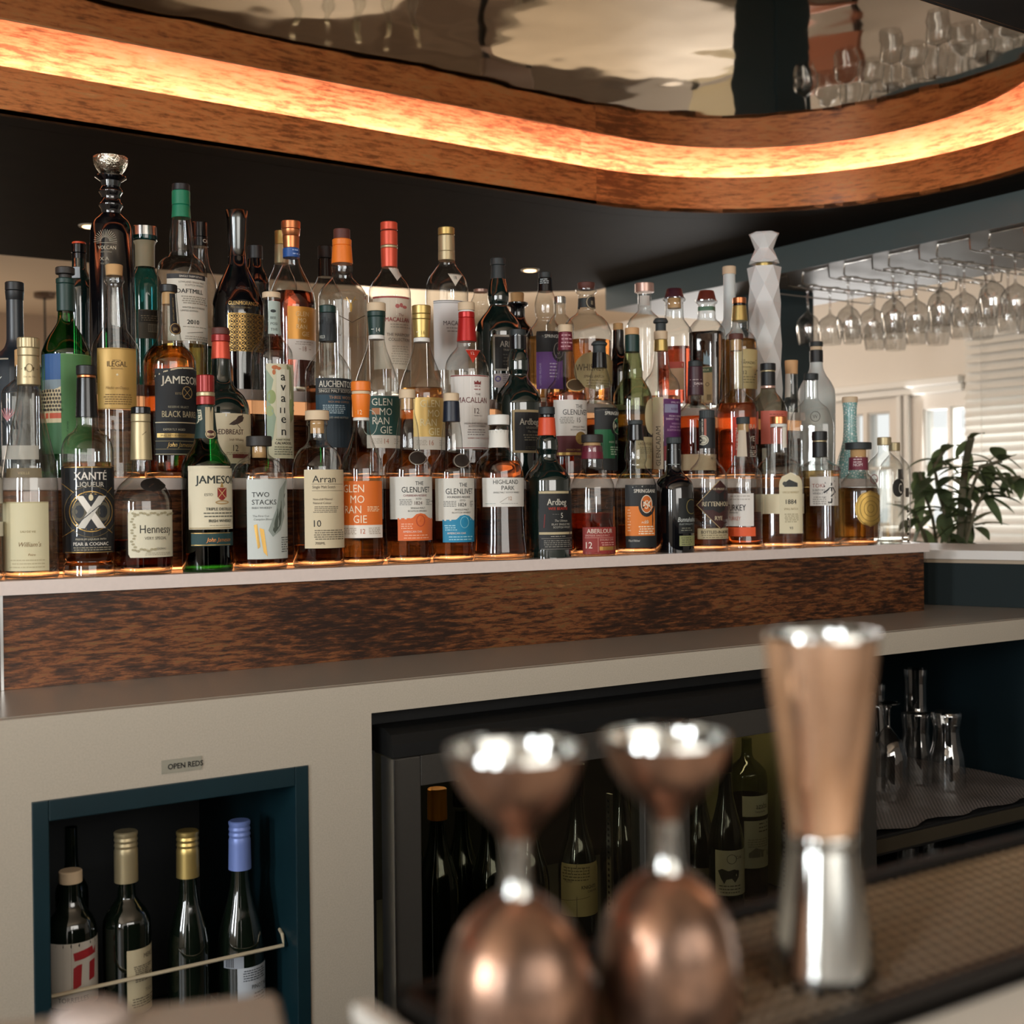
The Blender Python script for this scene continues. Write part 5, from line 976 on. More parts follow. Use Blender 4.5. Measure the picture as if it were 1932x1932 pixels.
b.top('cork', 610, 624, 9.5, mat='cork')
b = B(1217, 4, 'tequila_bottle', 'large clear bottle with pink metal cap and white neck tag', [(551, 14), (556, 12.5), (585, 12.5), (592, 18), (602, 28), (614, 33.5), (630, 34), (None, 33)], w=2.25)
b.top('cap', 535, 552, 18, mat='pink'); b.lab(1208, 1226, 559, 578, '#d4cfc6', name='neck_tag')
b = B(1377, 4, 'grappa_bottle', 'tall slender frosted bottle with pale wooden cap, behind right', [(517, 11), (600, 12), (615, 18), (632, 27), (652, 31), (None, 30)], 'frost', w=2.25)
b.top('cap', 503, 518, 12.5, mat='wood')
# ---------------- top shelf, front row
b = B(212, 3, 'tequila_bottle', 'tall black tequila bottle topped by beaded neck and silver bowl, upper left', [(404, 18), (410, 24), (418, 32), (430, 37), (446, 39), (660, 43), (None, 42)], 'black')
b.shape('bowl_cap', [(297, 30), (298.5, 32), (304, 32), (312, 30), (320, 26), (328, 20), (329, 17)], pbr('hammered_silver', '#c8c0ae', .22, 1.0, bump=(260, .9, .002)))
b.shape('neck_beads', [(328, 19), (334, 29), (336, 29), (343, 19), (353, 17), (355, 18), (361, 22), (364, 22), (370, 18), (380, 17.5), (382, 18), (387, 22), (390, 22), (396, 18), (405, 17.5)], G['black'])
b.items([('tc', 203, 478, 7, 'VOLCAN', '#c0b49a', .86, 'b'), ('tc', 202, 484.5, 3, 'DE MI TIERRA', '#8f8772', .85), ('tc', 199, 499, 7, 'X.A', '#a89f8a', 1.1), ('tc', 199, 506, 2.8, 'TEQUILA', '#8f8772'), ('r', 186, 221, 465.5, 466.3, '#a89f8a')] + [('l', 201 + 7 * math.sin(a), 463 - 7 * math.cos(a), 201 + 20 * math.sin(a), 463 - 22 * math.cos(a), .8, '#a89f8a') for a in [k * PI / 16 - PI / 2 for k in range(17)]], b.root, .0006, 'printed_mark')
b = B(344, 3, 'whisky_bottle', 'tall clear whisky bottle with bright green neck foil and white label reading 2010', [(411, 17), (430, 20), (455, 22), (478, 22.5), (485, 28), (493, 38), (504, 44), (520, 46), (None, 45)])
b.top('stopper', 348, 361, 16.5, mat='black'); b.top('foil', 361, 388, 17, mat='green'); b.top('foil', 388, 412, 16.5, 17.8, mat='green'); b.liq(652, '#b39440', .45)
b.lab(317, 410, 524, 648, '#d6cfc0', [('r', 317, 410, 524, 533, '#2c2a2b'), ('t', 339, 530.5, 4, 'SINGLE FARM ESTATE', '#d6cfc0', .9, 'b'), ('t', 338, 541, 3.8, 'LOWLAND SINGLE MALT', '#6c665c', .9), ('t', 349, 546.5, 3.8, 'SCOTCH WHISKY', '#6c665c', .95), ('t', 334, 560, 8.6, 'DAFTMILL', '#1d1b1c', 1.0, 'b'), ('lines', 342, 388, 566, 578, 4, '#9c9486'), ('t', 344, 588, 3.4, 'WINTER BATCH RELEASE', '#57524a', .9), ('t', 341, 594, 3.4, 'LIMITED EDITION', '#57524a', .9), ('t', 352, 617, 8.4, '2010', '#1d1b1c', 1.05, 'b'), ('lines', 344, 388, 622, 624, 1, '#9c9486'), ('l', 352, 634, 380, 630, .9, '#6c665c'), ('lines', 346, 388, 640, 644, 2, '#9c9486')])
b = B(449, 3, 'whisky_bottle', 'black glass bottle with flared chrome stopper and gold lattice label', [(484, 16), (500, 18), (515, 24), (535, 34), (558, 43), (580, 47.5), (600, 48), (None, 46)], 'black')
b.shape('stopper', [(398, 20.5), (399, 21), (416, 19.5), (440, 18), (470, 16.5), (483, 16.5), (485, 17)], 'chrome', 'flared ribbed chrome stopper')
b.items([('t', 432, 582, 7.4, 'GLENMORANGIE', '*#c9a868', .78, 'b'), ('t', 436, 588, 2.8, 'HIGHLAND SINGLE MALT', '#8c7a54', .9), ('t', 446, 552, 5, 'SIGNET', '#3c3a36', 1.2)], b.root, .0006, 'printed_mark')
b.lab(431, 510, 597, 668, '', [('o', 438 + (k % 7) * 9.5, 603 + (k // 7) * 10, 4.6, 4.8, 1.0, '#2b2214') for k in range(49)] + [('d', 438 + (k % 7) * 9.5, 603 + (k // 7) * 10, 1.6, 1.7, '#2b2214') for k in range(49)], m=pbr('lattice_gold', '#a8854a', .35, .7))
b = B(551, 3, 'whisky_bottle', 'dark amber bottle with copper stopper, blue neck band and gold label numbered 18', [(486, 15.5), (498, 17), (515, 24), (535, 34), (555, 41), (580, 44), (None, 43)])
b.top('stopper', 418, 433, 18, mat='copper'); b.top('foil', 433, 446, 17.5, 16, mat='copper'); b.top('foil', 446, 469, 15.8, 14.8, mat='copper'); f = b.top('neck_band', 469, 487, 15.6, mat='blue'); b.items([('lines', 553, 566, 474, 481, 2, '#9fb4dc')], f, .0012); b.liq(553, '#541608', .2)
b.lab(543, 610, 584, 645, '', GM(b, (558, 562, 559, 569), (602, 614, 626, 639), 9, '#e2c08c', .9), m=pbr('warm_gold_paper', '#c48a3c', .38, .45))
b.lab(543, 610, 645, 683, '#d9cfc6', [('t', 570, 667, 9.5, '18', '#8c6450', .8), ('l', 563, 663, 567, 663, .8, '#8c6450'), ('l', 581, 663, 585, 663, .8, '#8c6450'), ('lines', 556, 588, 650, 654, 2, '#a8988c')], name='age_strip')
b = B(647, 3, 'whisky_bottle', 'clear faceted whisky bottle with orange neck foil and faint gold stag emblem', [(497, 19.5), (504, 20), (515, 19), (524, 20), (532, 27), (544, 38), (558, 44.5), (575, 45), (None, 43)])
b.top('stopper', 433, 452, 15.5, mat='brown'); b.top('foil', 452, 464, 18, mat='orange'); b.top('foil', 464, 498, 18, 20, mat='orange')
b.items([('l', 640, 602, 664, 614, 1.4, '#6a5a48'), ('l', 664, 614, 688, 598, 1.4, '#6a5a48'), ('d', 662, 586, 2.2, 9, '*#b8924c'), ('l', 660, 578, 654, 568, 1.4, '*#b8924c'), ('l', 664, 578, 670, 566, 1.4, '*#b8924c'), ('l', 655, 574, 650, 571, 1.2, '*#b8924c'), ('l', 668, 572, 673, 571, 1.2, '*#b8924c')], b.root, .0006, 'printed_mark')
b = B(736, 3, 'whisky_bottle', 'clear whisky bottle with red patterned neck foil and cream label bordered in red', [(504, 15), (512, 17), (524, 25), (536, 34), (552, 39.5), (568, 40), (None, 38)])
b.top('stopper', 420, 435, 16, mat='coral'); b.top('foil', 437, 464, 16, mat='coral'); b.top('neck_band', 464, 469, 16, mat='pgold'); b.top('foil', 469, 505, 15.8, 15, mat='coral')
b.lab(734, 766, 508, 535, '#c9bfb2', [('l', 735, 509, 765, 509, 1, '#a8504a')], shape='tri', name='triangle_label', off=.001)
b.lab(705, 795, 564, 700, '#d2c3ae', [('r', 705, 795, 565, 568, '#a04440'), ('d', 750, 583, 4, 4, '#b0605a'), ('d', 757, 581, 3, 4, '#b0605a'), ('d', 763, 584, 4, 3, '#b0605a'), ('t', 752, 602, 6, 'The', '#8c5c54', .9, 'i'), ('t', 727, 612, 8.4, 'MACALLAN', '#a03a38', .86, 'b'), ('lines', 735, 772, 617, 622, 2, '#a89c8c'), ('t', 730, 639, 6, 'THE HARMONY', '#6c6054', .85), ('t', 733, 648, 6, 'COLLECTION', '#6c6054', .9), ('lines', 738, 770, 658, 690, 8, '#b0a290')])
b = B(844, 3, 'whisky_bottle', 'clear whisky bottle with champagne neck foil and white triangle label numbered 18', [(491, 15.5), (500, 17), (512, 25), (526, 35), (542, 39.5), (560, 40), (None, 38)])
b.top('stopper', 430, 444, 15.5, mat='gold'); b.top('foil', 445, 475, 15.5, mat='pgold'); b.top('foil', 475, 492, 15.7, mat='pgold')
b.lab(846, 873, 522, 546, '#cfc6b6', [('tc', 860, 533, 7, '18', '#3a3431', .75), ('l', 847, 523, 872, 523, 1, '#3a3431')], shape='tri', name='triangle_label', off=.001)
b.lab(819, 900, 572, 702, '#d4cfcb', [('r', 819, 900, 573, 574, '#3a3431'), ('r', 819, 900, 576.5, 577.3, '#3a3431'), ('t', 837, 619, 8.6, 'MACALLAN', '#3a2c30', .86), ('lines', 842, 880, 624, 630, 2, '#98908c')])
b = B(941, 3, 'whisky_bottle', 'large near-black bottle with embossed neck foil and white-framed dark label', [(527, 14), (545, 18), (560, 20), (570, 19), (577, 17), (586, 21), (598, 31), (614, 41), (630, 44), (None, 43)], 'dark')
b.top('cap', 488, 501, 14.5, mat='slate', ribs=36); b.top('foil', 501, 528, 13, 14, mat='slate')
b.lab(931, 1005, 637, 704, '#a29c90', [('r', 934, 1005, 641, 700, '#161412'), ('t', 943, 660, 12, 'ARDBEG', '#b5afa2', .78, 'b'), ('t', 949, 667, 4, 'TRAIGH BHAN', '#8f897c', .9), ('lines', 948, 985, 674, 692, 4, '#57524a')])
b.lab(931, 1005, 709, 735, '#b8a8a4', [('o', 939, 719, 5.5, 5.5, 2.2, '#5a4a86'), ('lines', 947, 975, 711, 726, 5, '#8c8080')], name='lower_strip')
b = B(1030, 3, 'whisky_bottle', 'bulb-necked whisky bottle with black cap and black and purple label, top shelf', [(550, 14), (562, 18), (576, 20.5), (592, 20), (602, 17.5), (610, 21), (622, 31), (638, 38), (655, 38), (None, 37)], w=2.126)
b.top('cap', 514, 525, 12.5, mat='slate', ribs=36); f = b.top('foil', 525, 551, 13, 14, mat='gloss'); b.items([('lines', 1020, 1036, 529, 536, 3, '#a8b0b0')], f, .0012); b.liq(637, '#96602c', .35)
b.lab(1012, 1090, 629, 737, '#18191b', [('r', 1012, 1090, 668, 737, '#6a4288'), ('t', 1028, 642, 6.4, 'SPRINGBANK', '#d8d4c8', .85), ('d', 1053, 665, 12.5, 21, '#18191b'), ('o', 1053, 665, 9, 15, 1.2, '#8f8a80'), ('tc', 1053, 672, 14, 'S', '#8f8a80', .8), ('tv', 1021, 730, 4, 'LIMITED RELEASE', '#b0a0c4', .9), ('lines', 1036, 1052, 690, 714, 5, '#c0b0cc')])
b = B(1107, 3, 'whisky_bottle', 'big round-bodied whisky bottle with dark stopper and curved tan label, top shelf', [(546, 20), (551, 20), (556, 15), (585, 16.5), (592, 20), (600, 31), (614, 42), (632, 47.5), (650, 48), (None, 46)], w=2.146)
b.top('stopper', 534, 547, 17, 15.5, mat='brown'); b.lab(1084, 1135, 564, 582, '#2b3030', [('o', 1117, 572, 9.5, 13, 1.5, '#8f8064')], name='neck_band'); b.lab(1106, 1128, 559, 586, '#1d1c1a', [('o', 1117, 572.5, 10, 12.5, 1.6, '#a8977a'), ('tc', 1117, 577, 8, 'II', '#a8977a')], shape='o', name='seal', off=.0012)
b.liq(644, '#a8591f', .35)
b.lab(1083, 1165, 667, 740, '#b7a272', [('t', 1087, 704, 13, 'WHISKEY', '#4a3a20', .74), ('t', 1101, 717, 5, 'SMALL BATCH', '#4a3a20', .9, 'i'), ('lines', 1104, 1150, 722, 732, 3, '#8a7748')], shape='o', name='oval_label', off=.0008)
b = B(1273, 3, 'rum_bottle', 'square rum bottle with dark plum wooden stopper and reddish liquid, top shelf right', [(562, 20), (567, 20), (570, 16), (600, 17), (610, 23), (622, 30), (634, 32), (None, 31)], sq=4, rot=10)
b.top('stopper', 545, 563, 14, 18.5, mat='plum'); b.top('cork', 563, 582, 12.5, mat='cork'); b.liq(656, '#8e2c18', .3)
b.lab(1262, 1290, 686, 738, '#c9a07a', [('r', 1262, 1290, 686, 698, '#b0402c')])
b = B(1334, 3, 'rum_bottle', 'square bottle of near-black spirit with red-brown wooden stopper, top shelf right', [(567, 19.5), (571, 19), (575, 15), (600, 16), (610, 24), (622, 31), (634, 32.5), (None, 31)], sq=4, rot=12)
b.top('stopper', 549, 568, 14, 18.5, mat='redwood'); b.lab(1318, 1350, 580, 588, '#4f7058', name='neck_band'); b.liq(628, '#1d0e06', .12)
b.lab(1323, 1343, 695, 762, '#c2a47c', [('r', 1323, 1343, 696, 706, '#48583c'), ('t', 1324, 703, 4, 'HOUR', '#d2c8a4', .9), ('o', 1334, 728, 3.5, 3.5, .9, '#4a3f2c')] + [('r', 1333 + k * 1.4, 1333.7 + k * 1.4, 747, 758, '#4a3f2c') for k in range(6)])
b.items([('p', [(1327, 690), (1328, 668), (1331, 676), (1333, 664), (1336, 678), (1339, 672), (1340, 692)], '#8fa6b0')], b.root, .0006, 'printed_mark')
b = B(1396, 3, 'whisky_bottle', 'clear whisky bottle with copper cap, gold neck foil and cream label, top shelf right', [(605, 15), (616, 15.5), (624, 17), (632, 25), (646, 31.5), (660, 32.5), (None, 31)], w=2.126)
b.top('cap', 562, 573, 13, mat='copper'); b.top('ring', 573, 577, 12.4, mat='gloss'); b.top('foil', 577, 606, 12.8, 15.2, mat='gold'); b.liq(641, '#a8672a', .38)
b.lab(1386, 1450, 662, 736, '#c6b37e', [('t', 1399, 684, 2.8, 'THE', '#4a4128'), ('t', 1398, 690, 5.4, 'YAMAZAKI', '#4a4128', .85), ('t', 1400, 697, 2.6, 'SINGLE MALT', '#4a4128', .95), ('t', 1402, 709, 7, '12', '#33301f', .9), ('lines', 1400, 1424, 714, 724, 3, '#8c8058'), ('l', 1425, 682, 1428, 690, 1.6, '#33301f'), ('l', 1423, 710, 1427, 700, 2, '#33301f')])
# faceted white ceramic decanter
tb = Bot(1443, 2.19, Z3, 'ceramic_decanter', 'tall faceted white ceramic decanter with gold collar, rising above the right end', 'bottle', [(505, 28), (None, 30)], 'bottles on the three lit bar shelves'); tot = tb.root
def facet(name, ys):
    bm = bmesh.new(); ns = 6; rings = []; sec_ang = math.atan2(tb.er.y, tb.er.x)
    for k, (y, hw) in enumerate(ys):
        rings.append([bm.verts.new((hw * 1.05 / tb.s * math.cos(sec_ang + 2 * PI * (i + (k % 2) * .5) / ns), hw * 1.05 / tb.s * math.sin(sec_ang + 2 * PI * (i + (k % 2) * .5) / ns), tb.z(y) if y is not None else 0.0)) for i in range(ns)])
    for k, (A, B_) in enumerate(zip(rings[:-1], rings[1:])):
        for i in range(ns):
            j = (i + 1) % ns
            if k % 2 == 0: bm.faces.new([A[i], B_[i], A[j]]); bm.faces.new([A[j], B_[i], B_[j]])
            else: bm.faces.new([A[i], B_[i], B_[j]]); bm.faces.new([A[i], B_[j], A[j]])
    bm.faces.new(rings[0][::-1]); bm.faces.new(rings[-1]); bmesh.ops.recalc_face_normals(bm, faces=bm.faces); return obj(name, bm, G['ceramic'], tot)
facet('decanter_body', [(505, 30.5), (540, 29.5), (572, 29), (612, 31.5), (650, 30), (690, 32), (735, 31), (None, 31)])
facet('stopper', [(441, 27), (445, 27.5), (470, 16), (492, 27.5), (498, 27)])
tb.shape('gold_collar', [(496, 15), (497, 16), (505, 16), (506, 15)], 'gold')

# ================================================================== WINE BOTTLES (niche, fridge)
def wine(x, w, zb, lb, prof, cap=None, glass='wine', name='wine_bottle', group=None, cw=None):
    b = Bot(x, w, zb, name, lb, 'bottle', prof, group); b.glass(glass, False)
    if cap:
        y0, y1, h0, h1, mt = cap; k = (y1 - y0)
        if cw == 'screw':
            b.shape('screw_cap', [(y0, h0 - 2), (y0 + 2, h0)] + [(y0 + 6 + j * 5, h0 - (1.6 if j % 2 else 0)) for j in range(7)] + [(y0 + 43, h0), (y1, h1)], mt)
        else: b.top('cap', y0, y1, h0, h1, mat=mt)
    return b
NB = NZ0 + .0205; NG = 'open red wine bottles in the niche'
b = wine(136, 1.675, NB, 'red wine bottle with cork stopper and red emblem on white label, in the niche', [(1660, 17), (1690, 19), (1712, 26), (1732, 40), (1755, 46), (1775, 47), (None, 46)], group=NG)
b.top('stopper', 1641, 1664, 21.5, mat='wood'); b.lab(90, 200, 1766, 1885, '#c4bdb2', [('p', [(139, 1784), (172, 1778), (174, 1788), (177, 1779), (177, 1793), (158, 1797), (141, 1799)], '#a01f26'), ('p', [(139, 1812), (146, 1807), (154, 1806), (152, 1845), (138, 1853)], '#a01f26'), ('p', [(167, 1806), (176, 1803), (175, 1838), (166, 1841)], '#a01f26'), ('t', 112, 1874, 9, 'TORRELLES', '#1d1a19', .9)])
b = wine(241, 1.675, NB, 'red wine bottle with khaki screw cap and cream merlot label, in the niche', [(1658, 15), (1690, 17), (1702, 24), (1720, 37), (1738, 43.5), (1755, 44), (None, 43)], (1567, 1662, 22, 22, 'pgold'), group=NG, cw='screw')
b.lab(240, 330, 1780, 1900, '#c2b595', [('t', 270, 1799, 9, 'MERLOT', '#4a4138', .85), ('lines', 252, 300, 1812, 1840, 9, '#6a6050'), ('t', 272, 1862, 6, 'TOCAI', '#5c5246', .8), ('lines', 248, 298, 1872, 1886, 4, '#6a6050')])
b = wine(357, 1.675, NB, 'slope-shouldered wine bottle with bronze screw cap and no label in the niche', [(1648, 15), (1690, 18), (1720, 26), (1750, 34), (1785, 39), (None, 39)], (1566, 1653, 21, 21.5, 'gold'), group=NG, cw='screw')
b = wine(455, 1.672, NB, 'pinot noir bottle with lilac blue screw cap, right end of the niche', [(1634, 15), (1665, 18), (1700, 25), (1735, 35), (1770, 42), (1800, 44), (None, 43)], (1547, 1638, 20.5, 21.5, 'lilac'), group=NG, cw='screw')
b.lab(424, 460, 1790, 1812, '#8f949c', [('r', 428 + k * 3, 429.4 + k * 3, 1793, 1810, '#25272b') for k in range(5)], name='tax_label')
b.lab(448, 540, 1812, 1900, '#aeb4bb', [('lines', 458, 512, 1818, 1836, 5, '#4f545c'), ('t', 474, 1853, 8, 'PINOT NOIR', '#2a2d33', .82), ('lines', 476, 512, 1862, 1880, 4, '#5c626a')])
b = wine(137, 1.80, NB, 'shadowy tall bottle at the back left corner of the niche', [(1560, 11), (1625, 12), (1650, 18), (1680, 30), (None, 30)], group=NG)

FB, FG = .3765, 'wine bottles in the fridge'
def burg(y0, k=1.0): return [(y0 + 50, 14 * k), (y0 + 85, 17 * k), (y0 + 120, 25 * k), (y0 + 160, 38 * k), (y0 + 190, 42 * k), (None, 42 * k)]
b = wine(827, 1.705, FB, 'wine bottle with golden screw cap seen through the left fridge door', burg(1494), (1487, 1545, 18.5, 19, 'amber'), group=FG, cw=None)
b = wine(781, 1.83, FB, 'wine bottle with pale gold cap peeking past the left edge of the fridge glass', burg(1500, .9), (1490, 1528, 10, 10, 'gold'), group=FG)
b = wine(872, 1.80, FB, 'dark bottle standing behind the golden screw cap in the fridge', burg(1478, .85), (1470, 1520, 15, 16, 'gloss'), group=FG)
b = wine(925, 1.735, FB, 'dark bottle half hidden behind the left jigger in the fridge', burg(1492, .95), (1480, 1540, 15, 16, 'gloss'), group=FG)
b = wine(1000, 1.74, FB, 'dark wine bottle behind the waist of the left jigger', burg(1480, .9), (1470, 1530, 15, 16, 'gloss'), group=FG)
b = wine(1090, 1.712, FB, 'wine bottle with cream map label between the two bell jiggers', burg(1452, .88), (1440, 1500, 15, 15, 'gloss'), group=FG)
b.lab(1059, 1150, 1621, 1718, '#b7a370', [('t', 1097, 1667, 7, 'KNIGHTS', '#2a2415', .8, 'b'), ('t', 1108, 1674, 4.5, 'CANYON', '#2a2415', .9), ('lines', 1062, 1112, 1628, 1650, 5, '#6a5c38'), ('l', 1088, 1622, 1088, 1718, 1, '#5a4e30'), ('t', 1066, 1655, 6, 'Pacific', '#5a4e30', .8, 'i'), ('l', 1060, 1690, 1112, 1682, 1, '#7a6a40')])
b = wine(1172, 1.79, FB, 'dark wine bottle with round mark on its neck between the jiggers', burg(1430, .95), (1420, 1480, 15, 15, 'gloss'), group=FG)
b.items([('o', 1172, 1462, 12, 13, 1.2, '*#a8884a'), ('tc', 1172, 1468, 10, 'Me', '*#a8884a', .8, 'i')], b.root, .001, 'printed_mark')
b = wine(1318, 1.81, FB, 'dark wine bottle with plain pale label, right of the second jigger', burg(1424, .86), (1414, 1470, 13, 14, 'gloss'), group=FG)
b.lab(1300, 1360, 1628, 1690, '#8c7f68', [('t', 1312, 1646, 9, 'Coltibuono', '#2c261c', .7, 'i')])
b = wine(1370, 1.715, FB, 'wine bottle with white label showing cattle in the right of the fridge', burg(1408, .80), (1398, 1455, 13, 14, 'gloss'), group=FG)
b.lab(1350, 1420, 1596, 1680, '#b5ae9a', [('p', [(1355, 1634), (1362, 1630), (1374, 1634), (1384, 1631), (1393, 1634), (1392, 1646), (1386, 1656), (1380, 1648), (1370, 1650), (1366, 1658), (1360, 1648)], '#2a2824'), ('o', 1380, 1612, 9, 9, 1, '#4a463c'), ('t', 1388, 1612, 6, 'Colli', '#2a2824', .8), ('lines', 1356, 1395, 1662, 1674, 3, '#5c5648')])
b = wine(1410, 1.828, FB, 'pale olive glass wine bottle with two white labels, far right in the fridge', [(1393, 9.5), (1418, 10), (1428, 12), (1442, 26), (1456, 36), (1475, 38), (None, 37)], glass='olive', group=FG)
b.liq(1500, '#5a5420', .3)
b.lab(1401, 1470, 1494, 1532, '#c2bda6', [('t', 1426, 1518, 11, 'azaba', '#232019', .85), ('t', 1424, 1525, 4, 'Tempranillo', '#3c382c', .9)], name='upper_label')
b.lab(1404, 1470, 1540, 1628, '#b0ab96', [('lines', 1430, 1446, 1546, 1560, 3, '#3c382c'), ('p', [(1412, 1600), (1425, 1590), (1446, 1598), (1446, 1608), (1412, 1608)], '#6c685a'), ('lines', 1410, 1446, 1575, 1588, 4, '#8c8672')], name='lower_label')

# ================================================================== GLASSES
def goblet(r=.042, h=.21, foot=.036):
    bm = bmesh.new()
    pr = [(0, foot), (.0012, foot), (.004, .010), (.010, .0042), (h * .42, .0036), (h * .47, .008), (h * .54, r * .72), (h * .64, r * .97), (h * .74, r), (h * .88, r * .92), (h, r * .80)]
    lathe(bm, chaikin(pr, 1), circ(24), True, False); me = bpy.data.meshes.new('wine_glass'); bm.to_mesh(me); bm.free()
    me.polygons.foreach_set('use_smooth', [True] * len(me.polygons)); me.materials.append(G['stem']); return me
gm = [goblet(), goblet(.038, .195, .034), goblet(.046, .205, .037)]
RACKZ = 1.912; nr = 0
for i in range(8):
    wr = 3.30 - i * .19
    if math.hypot(3.5 - CXY[0], wr - CXY[1]) < .18: continue
    t_ = thing('glass_rack', 'chrome wire rack under the blue-grey bulkhead, %s' % (('the one nearest the dark column', 'second from the dark column', 'third from the dark column', 'fourth from the dark column', 'fifth from the dark column', 'sixth from the dark column', 'seventh from the dark column', 'eighth from the dark column', 'ninth from the dark column', 'last before the right edge')[nr]), 'glass rack', (3.36, wr, 1.956), 'wire glass racks'); nr += 1
    for s_ in (-1, 1):
        bm = bmesh.new(); tube(bm, [(0.0, s_ * .058, -.0005), (0.0, s_ * .062, -.040), (.02, s_ * .068, -.044), (.58, s_ * .068, -.044), (.60, s_ * .064, -.040), (.60, s_ * .058, -.0005)], .0028, 6); obj('rail', bm, CHROME, t_, 60)
    bm = bmesh.new(); tube(bm, [(0, -.058, -.003), (0, .058, -.003)], .0028, 6); obj('crossbar', bm, CHROME, t_, 60)
    # bowls hang in the slot between two racks
    if i > 0:
        for j in range(5):
            g = bpy.data.objects.new('wine_glass', gm[(i * 3 + j * 2) % 3]); COL.objects.link(g)
            g.location = (3.36 + .06 + j * .118 + random.uniform(-.0025, .0025), wr + .095 + random.uniform(-.002, .002), RACKZ + .0042); g.rotation_euler = (PI, 0, random.uniform(0, 6))
            tag(g, 'upside-down wine glass hanging by its foot in the wire racks', 'wine glass', 'wine glasses hanging in the ceiling racks')
# upturned tumblers on the open shelf
def beer(h, pr):
    bm = bmesh.new(); lathe(bm, chaikin(pr, 2), circ(28), False, True); me = bpy.data.meshes.new('tumbler'); bm.to_mesh(me); bm.free()
    me.polygons.foreach_set('use_smooth', [True] * len(me.polygons)); me.materials.append(G['stem']); return me
def shelf_glass(name, x, y, s0, prof, lb):
    p = atz(x, y, SZ - .0005); b = Bot(x, p.y, SZ, name, lb, 'glass', prof, 'upturned glasses on the open shelf')
    bm = bmesh.new(); lathe(bm, b.pr, b.sec, True, False); obj('glass_bowl', bm, G['stem'], b.root, 40); return b
shelf_glass('beer_glass', 1786, 1484, 0, [(1343, 27), (1350, 29), (1375, 24), (1400, 26), (1430, 33), (None, 35)], 'upturned curved beer glass, rightmost on the open shelf')
shelf_glass('beer_glass', 1728, 1474, 0, [(1262, 22), (1290, 20), (1340, 21), (1345, 27), (1380, 25), (1420, 30), (None, 30)], 'tall stacked pair of upturned beer glasses in the middle of the open shelf')
shelf_glass('wine_goblet', 1675, 1505, 0, [(1325, 24), (1327, 24), (1332, 8), (1345, 5), (1368, 5), (1380, 12), (1400, 28), (1430, 36), (1470, 36), (None, 33)], 'upturned stemmed goblet beside the tall copper jigger on the open shelf')
shelf_glass('beer_glass', 1652, 1470, 0, [(1290, 20), (1310, 18), (1350, 22), (1400, 26), (None, 28)], 'upturned beer glass partly hidden by the tall copper jigger')
shelf_glass('wine_goblet', 1640, 1490, 0, [(1335, 22), (1340, 7), (1380, 5), (1395, 20), (1420, 30), (None, 28)], 'upturned goblet almost wholly behind the tall copper jigger')
for x, lb in ((1712, 'clear tumbler on the dark floor shelf below the mesh liner, left one'), (1760, 'clear tumbler on the dark floor shelf below the mesh liner, right one')):
    q = atz(x, 1640, .40); b = Bot(x, 1.85, .33, 'tumbler', lb, 'glass', [(1596, 20), (None, 19)], 'tumblers on the bottom shelf'); bm = bmesh.new(); lathe(bm, b.pr, b.sec, False, True); obj('glass_wall', bm, G['stem'], b.root, 40)
bxo('cabinet_shelf', (1.8755, 2.5595, 1.66, 2.2795, .31, .3295), BLK, st=True)

# ================================================================== NEAR BAR: mat, jiggers
NZ = EYE.z - .186
nb = thing('near_bar', 'pale counter edge along the bottom of the picture carrying the rubber mat', 'counter', (.6, .3, NZ))
bm = bmesh.new(); box(bm, .203, 1.9, .15, .412, NZ - .04, NZ, .003); par(obj('counter_top', bm, pbr('pale_counter', (.62, .58, .52), .35)), nb)
bm = bmesh.new(); box(bm, .203, .2105, .15, .412, NZ + .0001, NZ + .006, .001); par(obj('raised_edge', bm, pbr('pale_counter', (.62, .58, .52), .35)), nb)
bm = bmesh.new(); box(bm, .24, 1.9, .17, .395, 0.0, NZ - .0405); par(obj('bar_body', bm, DARKIN), nb)
mt = thing('bar_mat', 'brown studded rubber bar mat under the three jiggers', 'bar mat', (.7, .345, NZ))
MX0, MX1, MY0, MY1 = .216, 1.45, .294, .404; MZ = NZ + .008
RUB = pbr('brown_rubber', (.20, .125, .06), .32, spec=.6)
bm = bmesh.new(); box(bm, MX0, MX1, MY0, MY1, NZ + .0003, MZ - .0015, .001); box(bm, MX0, MX1, MY0, MY0 + .006, NZ + .001, MZ + .003, .001); box(bm, MX0, MX1, MY1 - .006, MY1, NZ + .001, MZ + .003, .001); box(bm, MX0, MX0 + .006, MY0, MY1, NZ + .001, MZ + .003, .001)
par(obj('mat_base', bm, pbr('dark_rubber', (.006, .0045, .0035), .5, spec=.2)), mt)
vs_, fs_ = [], []; P_ = .0078; sec6 = circ(6)
nx = int((MX1 - MX0 - .016) / (P_ * .9)); ny = int((MY1 - MY0 - .016) / P_)
for i in range(nx):
    for j in range(ny):
        x = MX0 + .011 + i * P_ * .9 + (P_ * .45 if j % 2 else 0); y = MY0 + .011 + j * P_
        if y > MY1 - .009: continue
        k = len(vs_); vs_ += [(x + .0023 * a, y + .0023 * b_, MZ - .0016) for a, b_ in sec6] + [(x + .0015 * a, y + .0015 * b_, MZ) for a, b_ in sec6]
        fs_ += [(k + q, k + (q + 1) % 6, k + 6 + (q + 1) % 6, k + 6 + q) for q in range(6)] + [tuple(k + 6 + q for q in range(6))]
me = bpy.data.meshes.new('mat_studs'); me.from_pydata(vs_, [], fs_); o = par(link('mat_studs', me, RUB), mt); o['kind'] = 'stuff'

